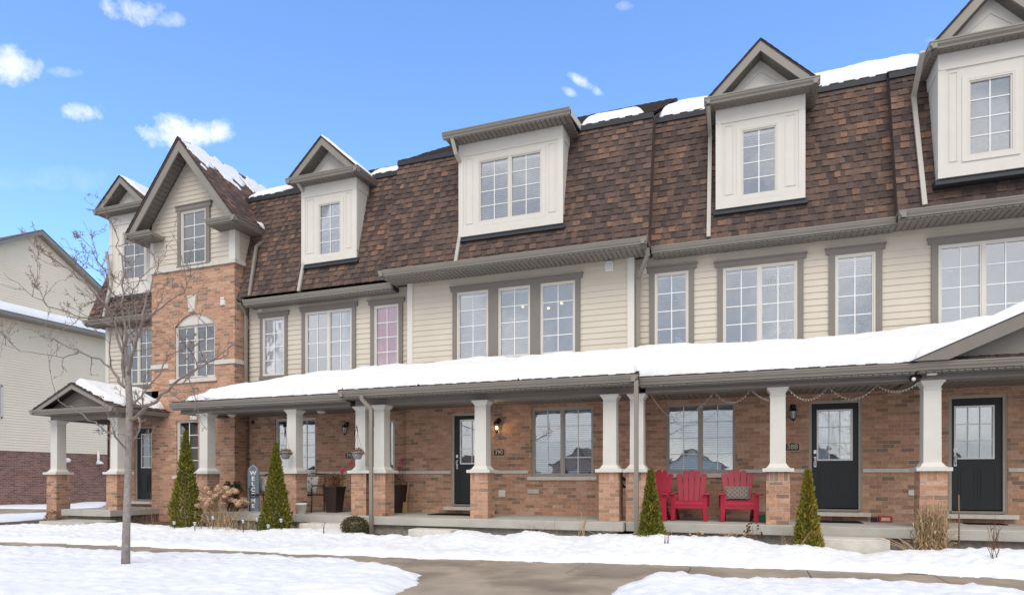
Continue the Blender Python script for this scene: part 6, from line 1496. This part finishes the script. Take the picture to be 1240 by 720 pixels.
for i in range(150):
    a = rr.uniform(0, 6.28); s_ = rr.uniform(.12, .36); top = rr.uniform(.12, .42); P_ = [Vector((rr.uniform(-.08,.08), rr.uniform(-.08,.08), .32)), Vector((math.cos(a)*s_*.6, math.sin(a)*s_*.6, .34 + top)), Vector((math.cos(a)*s_, math.sin(a)*s_, .26 + top*.6))]
    w_ = Vector((-math.sin(a), math.cos(a), 0)) * rr.uniform(.008, .016); c_ = rr.random() * .8
    b.face([P_[0]-w_*.4, P_[0]+w_*.4, P_[1]+w_, P_[1]-w_], c_); b.face([P_[1]-w_, P_[1]+w_, P_[2]], c_)
b.build('leaves', M['spruce'], t)
# hanging baskets on brackets
def basket(px, py, Yc_, label, seed, colx, potm='greypot'):
    Y = Yc_; x, z = PX(px, Y), PZ(px, py, Y); t = thing('hanging_basket', (x, Y, z - .15), label, 'planter', 'hanging baskets on the columns', world=True)
    b = MB(); b.lathe([(.07, z-.12), (.115, z-.02), (.128, z+.02), (.135, z+.02), (.135, z+.04), (.115, z+.04)], x, Y, 18); b.build('pot', M[potm], t)
    b = MB(); zt_ = z + .50
    for a in (0, 2.1, 4.2): b.tube([(x+.12*math.cos(a), Y+.12*math.sin(a), z+.03), (x, Y, zt_ - .05)], .003, 4)
    b.build('wire_hanger', M['black'], t)
    b = MB(); b.tube([(colx, Y, zt_ + .05), (colx + (x-colx)*.5, Y, zt_ + .09), (x, Y, zt_ + .02), (x, Y, zt_ - .04)], .009, 6); b.tube([(colx, Y, zt_ + .12), (colx, Y, zt_ - .12)], .011, 6); b.tube([(colx, Y, zt_ - .08), (colx + (x-colx)*.7, Y, zt_ + .06)], .006, 6); b.tube([(x, Y, zt_ + .02), (x - (x-colx)*.3, Y, zt_+.13)], .006, 6); b.build('bracket', M['black'], t)
    rr = random.Random(seed); f = MB()
    for i in range(420):
        a = rr.uniform(0, 6.28); r = rr.random()**.5 * .15; p = Vector((x + r*math.cos(a), Y + r*math.sin(a), z + .04 + rr.uniform(0, .11)*(1 - r/.2) - (.05 if r > .12 else 0))); d = Vector((rr.gauss(0,1), rr.gauss(0,1), rr.gauss(0,1))).normalized()*.035; s1 = d.cross(Vector((rr.random(),1,0))).normalized()*.008; f.face([p, p+d*.5-s1, p+d, p+d*.5+s1], rr.random())
    f.build('dead_plant', M['deadleaf'], t)
basket(346, 549, 11.93, 'hanging pot with dead plant on column behind right-hand cedar', 41, PX(351, 12.1))
basket(433, 549, 11.85, 'lilac-grey hanging pot on the column beside porch downspout', 42, PX(437, 12.1))
# white pot, mats and small things
t = thing('flower_pot', (PX(365, 12.05), 12.05, 0), 'small white pot at the porch edge right of cedar', 'pot'); b = MB(); b.lathe([(.085,0),(.115,.21),(.125,.21),(.127,.25),(.11,.25),(.10,.19)], 0, 0, 16); b.build('pot', M['white'], t); b = MB(); b.lathe([(.10,.20),(.001,.205)], 0, 0, 12); b.build('soil', M['soil'], t)
def mat_(x0, x1, y0, y1, label): 
    b = MB(); b.box(x0, x1, y0, y1, .0, .014)
    for i in range(int((x1-x0)/.05)): b.box(x0 + i*.05 + .01, x0 + i*.05 + .035, y0 + .02, y1 - .02, .0135, .018)
    o = b.build('door_mat', M['rubber']); tag(o, label, 'door mat')
mat_(dC[0]-.25, dC[1]-.15, 12.75, 13.3, 'black door mat before the middle door number 390'); mat_(dD[0]-.05, dD[1]-.05, 12.95, 13.5, 'black door mat before the door numbered 388'); mat_(dE[0]+.1, dE[1]-.1, 13.3, 13.6, 'dark door mat before rightmost door')
x = PX(1071, 13.5); t = thing('small_box', (x, 13.5, 0), 'small red patterned box on porch floor right of door 388', 'box'); b = MB(); b.box(-.10,.12,-.06,.06,0,.115); b.build('carton', M['redbox'], t, bevel=.008)
b = MB(); b.box(-.06,.08,-.062,-.0605,.03,.09); b.build('print', mat('pale_print', (.6,.5,.4), .8, .2, stops=[(0,(.5,.1,.07)),(.5,(.65,.5,.4)),(1,(.2,.1,.1))], vscale=20), t)
b = MB(); b.box(-.22,-.12,-.05,.05,0,.10); b.build('dark_block', M['black'], t, bevel=.01)
x = PX(921, 12.75); t = thing('storage_tub', (x, 12.75, 0), 'low teal plastic tub beside right red chair', 'tub'); b = MB(); b.hexa([(-.10,-.1,0),(.10,-.1,0),(.10,.1,0),(-.10,.1,0),(-.12,-.12,.12),(.12,-.12,.12),(.12,.12,.12),(-.12,.12,.12)]); b.build('tub', M['green'], t, bevel=.01)
b = MB(); b.box(-.13,.13,-.13,.13,.12,.14); b.build('lid', M['green'], t, bevel=.006)
# garden reel / wire stand beside the column
x = PX(757, 12.5); t = thing('plant_stand', (x, 12.5, 0), 'narrow black wire stand holding silver bowls between two columns', 'stand')
b = MB()
for sx in (-.09, .09):
    for sy in (-.08, .08): b.tube([(sx, sy, 0), (sx*.9, sy, .85)], .006, 6)
for z in (.05, .62, .76): b.box(-.10,.10,-.09,.09,z,z+.008)
b.build('frame', M['black'], t)
for z in (.63, .77):
    b = MB(); b.lathe([(.03,z),(.085,z+.045),(.095,z+.075),(.085,z+.075)], 0, 0, 16); b.build('bowl', M['steel'], t)
# solar path lights
def solar():
    t = thing('path_light', (0,0,0), 'x', 'garden light', 'solar lights along the bed'); b = MB(); b.tube([(0,0,0),(0,0,.26)], .009, 7); b.build('stake', M['black'], t)
    b = MB(); b.lathe([(.022,.25),(.03,.30),(.03,.31)], 0, 0, 12); b.build('lens', M['lampglass'], t)
    b = MB(); b.lathe([(.001,.305),(.046,.31),(.044,.322),(.02,.333),(.001,.335)], 0, 0, 14); b.build('cap', M['steel'], t); return t
p0 = solar(); LL_ = [(211, 632, 'path light at foot of the slender dark cedar'), (236, 633, 'path light just right of the slender dark cedar'), (258, 626, 'tallest path light, before the dried hydrangea'), (294.5, 630, 'path light below the WELCOME board, left of two'), (311.5, 628, 'path light below the WELCOME board, right of two'), (325, 636, 'path light sunk in snow left of the second cedar base'), (340.5, 629, 'bright capped path light before second cedar'), (392, 634, 'path light beside the pale step left of boxwood')]
for i, (px, py, lab) in enumerate(LL_):
    o = p0 if i == 0 else copy_tree(p0); Y = 10.9 if i not in (5,) else 10.8; o.location = (PX(px, Y), Y, PZ(px, py, Y) - .30); o['label'] = lab
# string lights
def strand(name, pts, label):
    t = thing(name, (0, 12, 0), label, 'string lights', 'string lights on the porch', world=True); w = MB(); u = MB(); rr = random.Random(len(pts)); BP = []
    for a, b in zip(pts, pts[1:]):
        A, B = Vector(a[:3]), Vector(b[:3]); sag = b[3]; n = 14; P = []
        for i in range(n + 1): s_ = i/n; q = A.lerp(B, s_); q.z -= sag * 4 * s_ * (1 - s_); P.append(q)
        w.tube(P, .003, 4)
        for q in P[1:-1]:
            BP.append(q)
    w.build('cord', M['patina'], t); u.blob((0,0,0), .007, .007, .012, n=5, m=4); OFF.pop(t.name, None); b0 = u.build('bulb', M['white'], t)
    for i, q in enumerate(BP):
        o = b0 if i == 0 else b0.copy()
        if i: COL.objects.link(o); o.parent = t
        o.location = (q.x, q.y - 12, q.z - .018)
S_ = lambda px, py, Y, sag=0: (PX(px, Y), Y, PZ(px, py, Y), sag)
strand('string_lights', [S_(786, 474, 12.3), S_(811, 504, 13.0, .05), S_(865, 474, 12.5, .16), S_(909, 471, 12.42, .22), S_(932, 484, 12.3, .03)], 'white string lights draped under porch soffit above the red chairs')
strand('string_lights', [S_(955, 471, 12.05), S_(1003, 468, 12.42, .20), S_(1062, 466, 12.42, .22), S_(1112, 463, 12.02, .12)], 'white string lights draped under soffit above door numbered 388')

# ================================================================== things seen through the windows
def win_plant(root, px, py, Y, w, h, seed, green=True):
    x, z = PX(px, Y), PZ(px, py, Y); rr = random.Random(seed); f = MB()
    for i in range(int(90*w*h/.25)+20):
        p = Vector((x + rr.gauss(0, w/3), Y + rr.uniform(0, .12), z + rr.gauss(0, h/3))); d = Vector((rr.gauss(0,1), rr.gauss(0,.6), rr.gauss(0,1))).normalized()*rr.uniform(.05,.11); s1 = d.cross(Vector((0,1,0))).normalized()*.022
        f.face([p, p+d*.5-s1, p+d, p+d*.5+s1], rr.random())
    f.build('house_plant', M['leafgreen'] if green else M['white'], root)
win_plant(hD, 1042, 392, YW + .12, .35, .28, 1); win_plant(hD, 1047, 352, YW + .12, .20, .55, 2); win_plant(hD, 822, 414, YW + .12, .14, .22, 3, False); win_plant(hD, 943, 400, YW + .12, .25, .22, 4, False)
win_plant(hB, 322, 448, YW + .14, .12, .25, 5)
b = MB(); x, z = PX(808, YW + .13), PZ(808, 374, YW + .13); b.blob((x, YW + .14, z), .06, .04, .05); b.build('pink_ornament', M['pinkflower'], hD)
b = MB(); Yb = YW + .16; b.tube([(PX(952, Yb), Yb, PZ(952, 330, Yb)), (PX(955, Yb), Yb, PZ(955, 362, Yb)), (PX(953, Yb), Yb, PZ(953, 385, Yb)), (PX(948, Yb), Yb, PZ(948, 412, Yb))], .06, 8)
x, z = PX(939, Yb), PZ(939, 345, Yb)
for k in range(8): b.bar((x + .16*math.cos(k*.785), Yb + .05*math.sin(k*.785), z - .12), (x + .12*math.cos(k*.785), Yb + .05*math.sin(k*.785), z + .10), .012)
b.lathe([(.14, z-.12), (.16, z-.10)], x, Yb + .05, 10); b.tube([(x-.1, Yb, z+.1), (x, Yb, z+.28), (x+.1, Yb, z+.1)], .008, 5); b.build('hanging_lantern', M['black'], hD)
YI = YC + .8
for px, py in ((633, 371), (664, 373), (680, 367), (650, 365)):
    b = MB(); b.blob((PX(px, YI), YI, PZ(px, py, YI)), .035, .035, .03); b.build('room_lamp', M['roomlamp'], hC)
# ================================================================== across the street (mirrored in the windows)
specs = [(-70, 9, 3.0, 2.3, 'siding_far'), (-48, 9, 2.7, 2.1, 'gutter'), (-26, 9, 3.0, 2.4, 'brick'), (-8, 9, 2.7, 2.3, 'siding_far'), (9.5, 9.5, 2.9, 2.2, 'gutter'), (25, 9, 2.7, 2.3, 'brick')]
looks = ['pale-sided', 'taupe-sided', 'brick', 'pale-sided', 'taupe-sided', 'brick']; places = ['leftmost', 'second', 'third', 'fourth', 'fifth', 'last']
for (cx, w, h, r_, mt_), lk, pl in zip(specs, looks, places):
    t = thing('street_house', (cx, -75, -.6), '%s %s house of six across the street, mirrored in windows' % (pl, lk), 'house', 'houses across the street', world=True)
    b = MB(); b.box(cx-w/2, cx+w/2, -85, -75, -.6, h); b.prism([(cx-w/2, h), (cx+w/2, h), (cx, h+r_)], -85, -75, 'Y'); b.build('wall', M[mt_], t)
    b = MB()
    for sg in (-1, 1): b.hexa([(cx, -85.3, h+r_), (cx, -74.6, h+r_), (cx+sg*(w/2+.4), -74.6, h-.3), (cx+sg*(w/2+.4), -85.3, h-.3), (cx, -85.3, h+r_+.2), (cx, -74.6, h+r_+.2), (cx+sg*(w/2+.4), -74.6, h-.1), (cx+sg*(w/2+.4), -85.3, h-.1)])
    b.build('roof', M['shingle_top'], t)
    for (xa, xb, za_, zb_) in ((cx-2.6, cx-1.2, 1.0, 2.2), (cx+2.6, cx+3.8, 1.0, 2.2)):
        b = MB(); b.box(xa, xb, -75, -74.95, za_, zb_); wo_ = b.build('window', M['vinyl'], t); b = MB(); b.box(xa+.1, xb-.1, -74.95, -74.94, za_+.1, zb_-.1); b.build('pane', M['door'], wo_)
    b = MB(); b.box(cx-3, cx+.2, -75, -74.95, -.5, 1.8); b.build('garage_door', M['panel'], t)
    b = MB(); b.box(cx+1.4, cx+2.4, -75, -74.95, -.5, 1.7); b.build('door', M['door'], t)
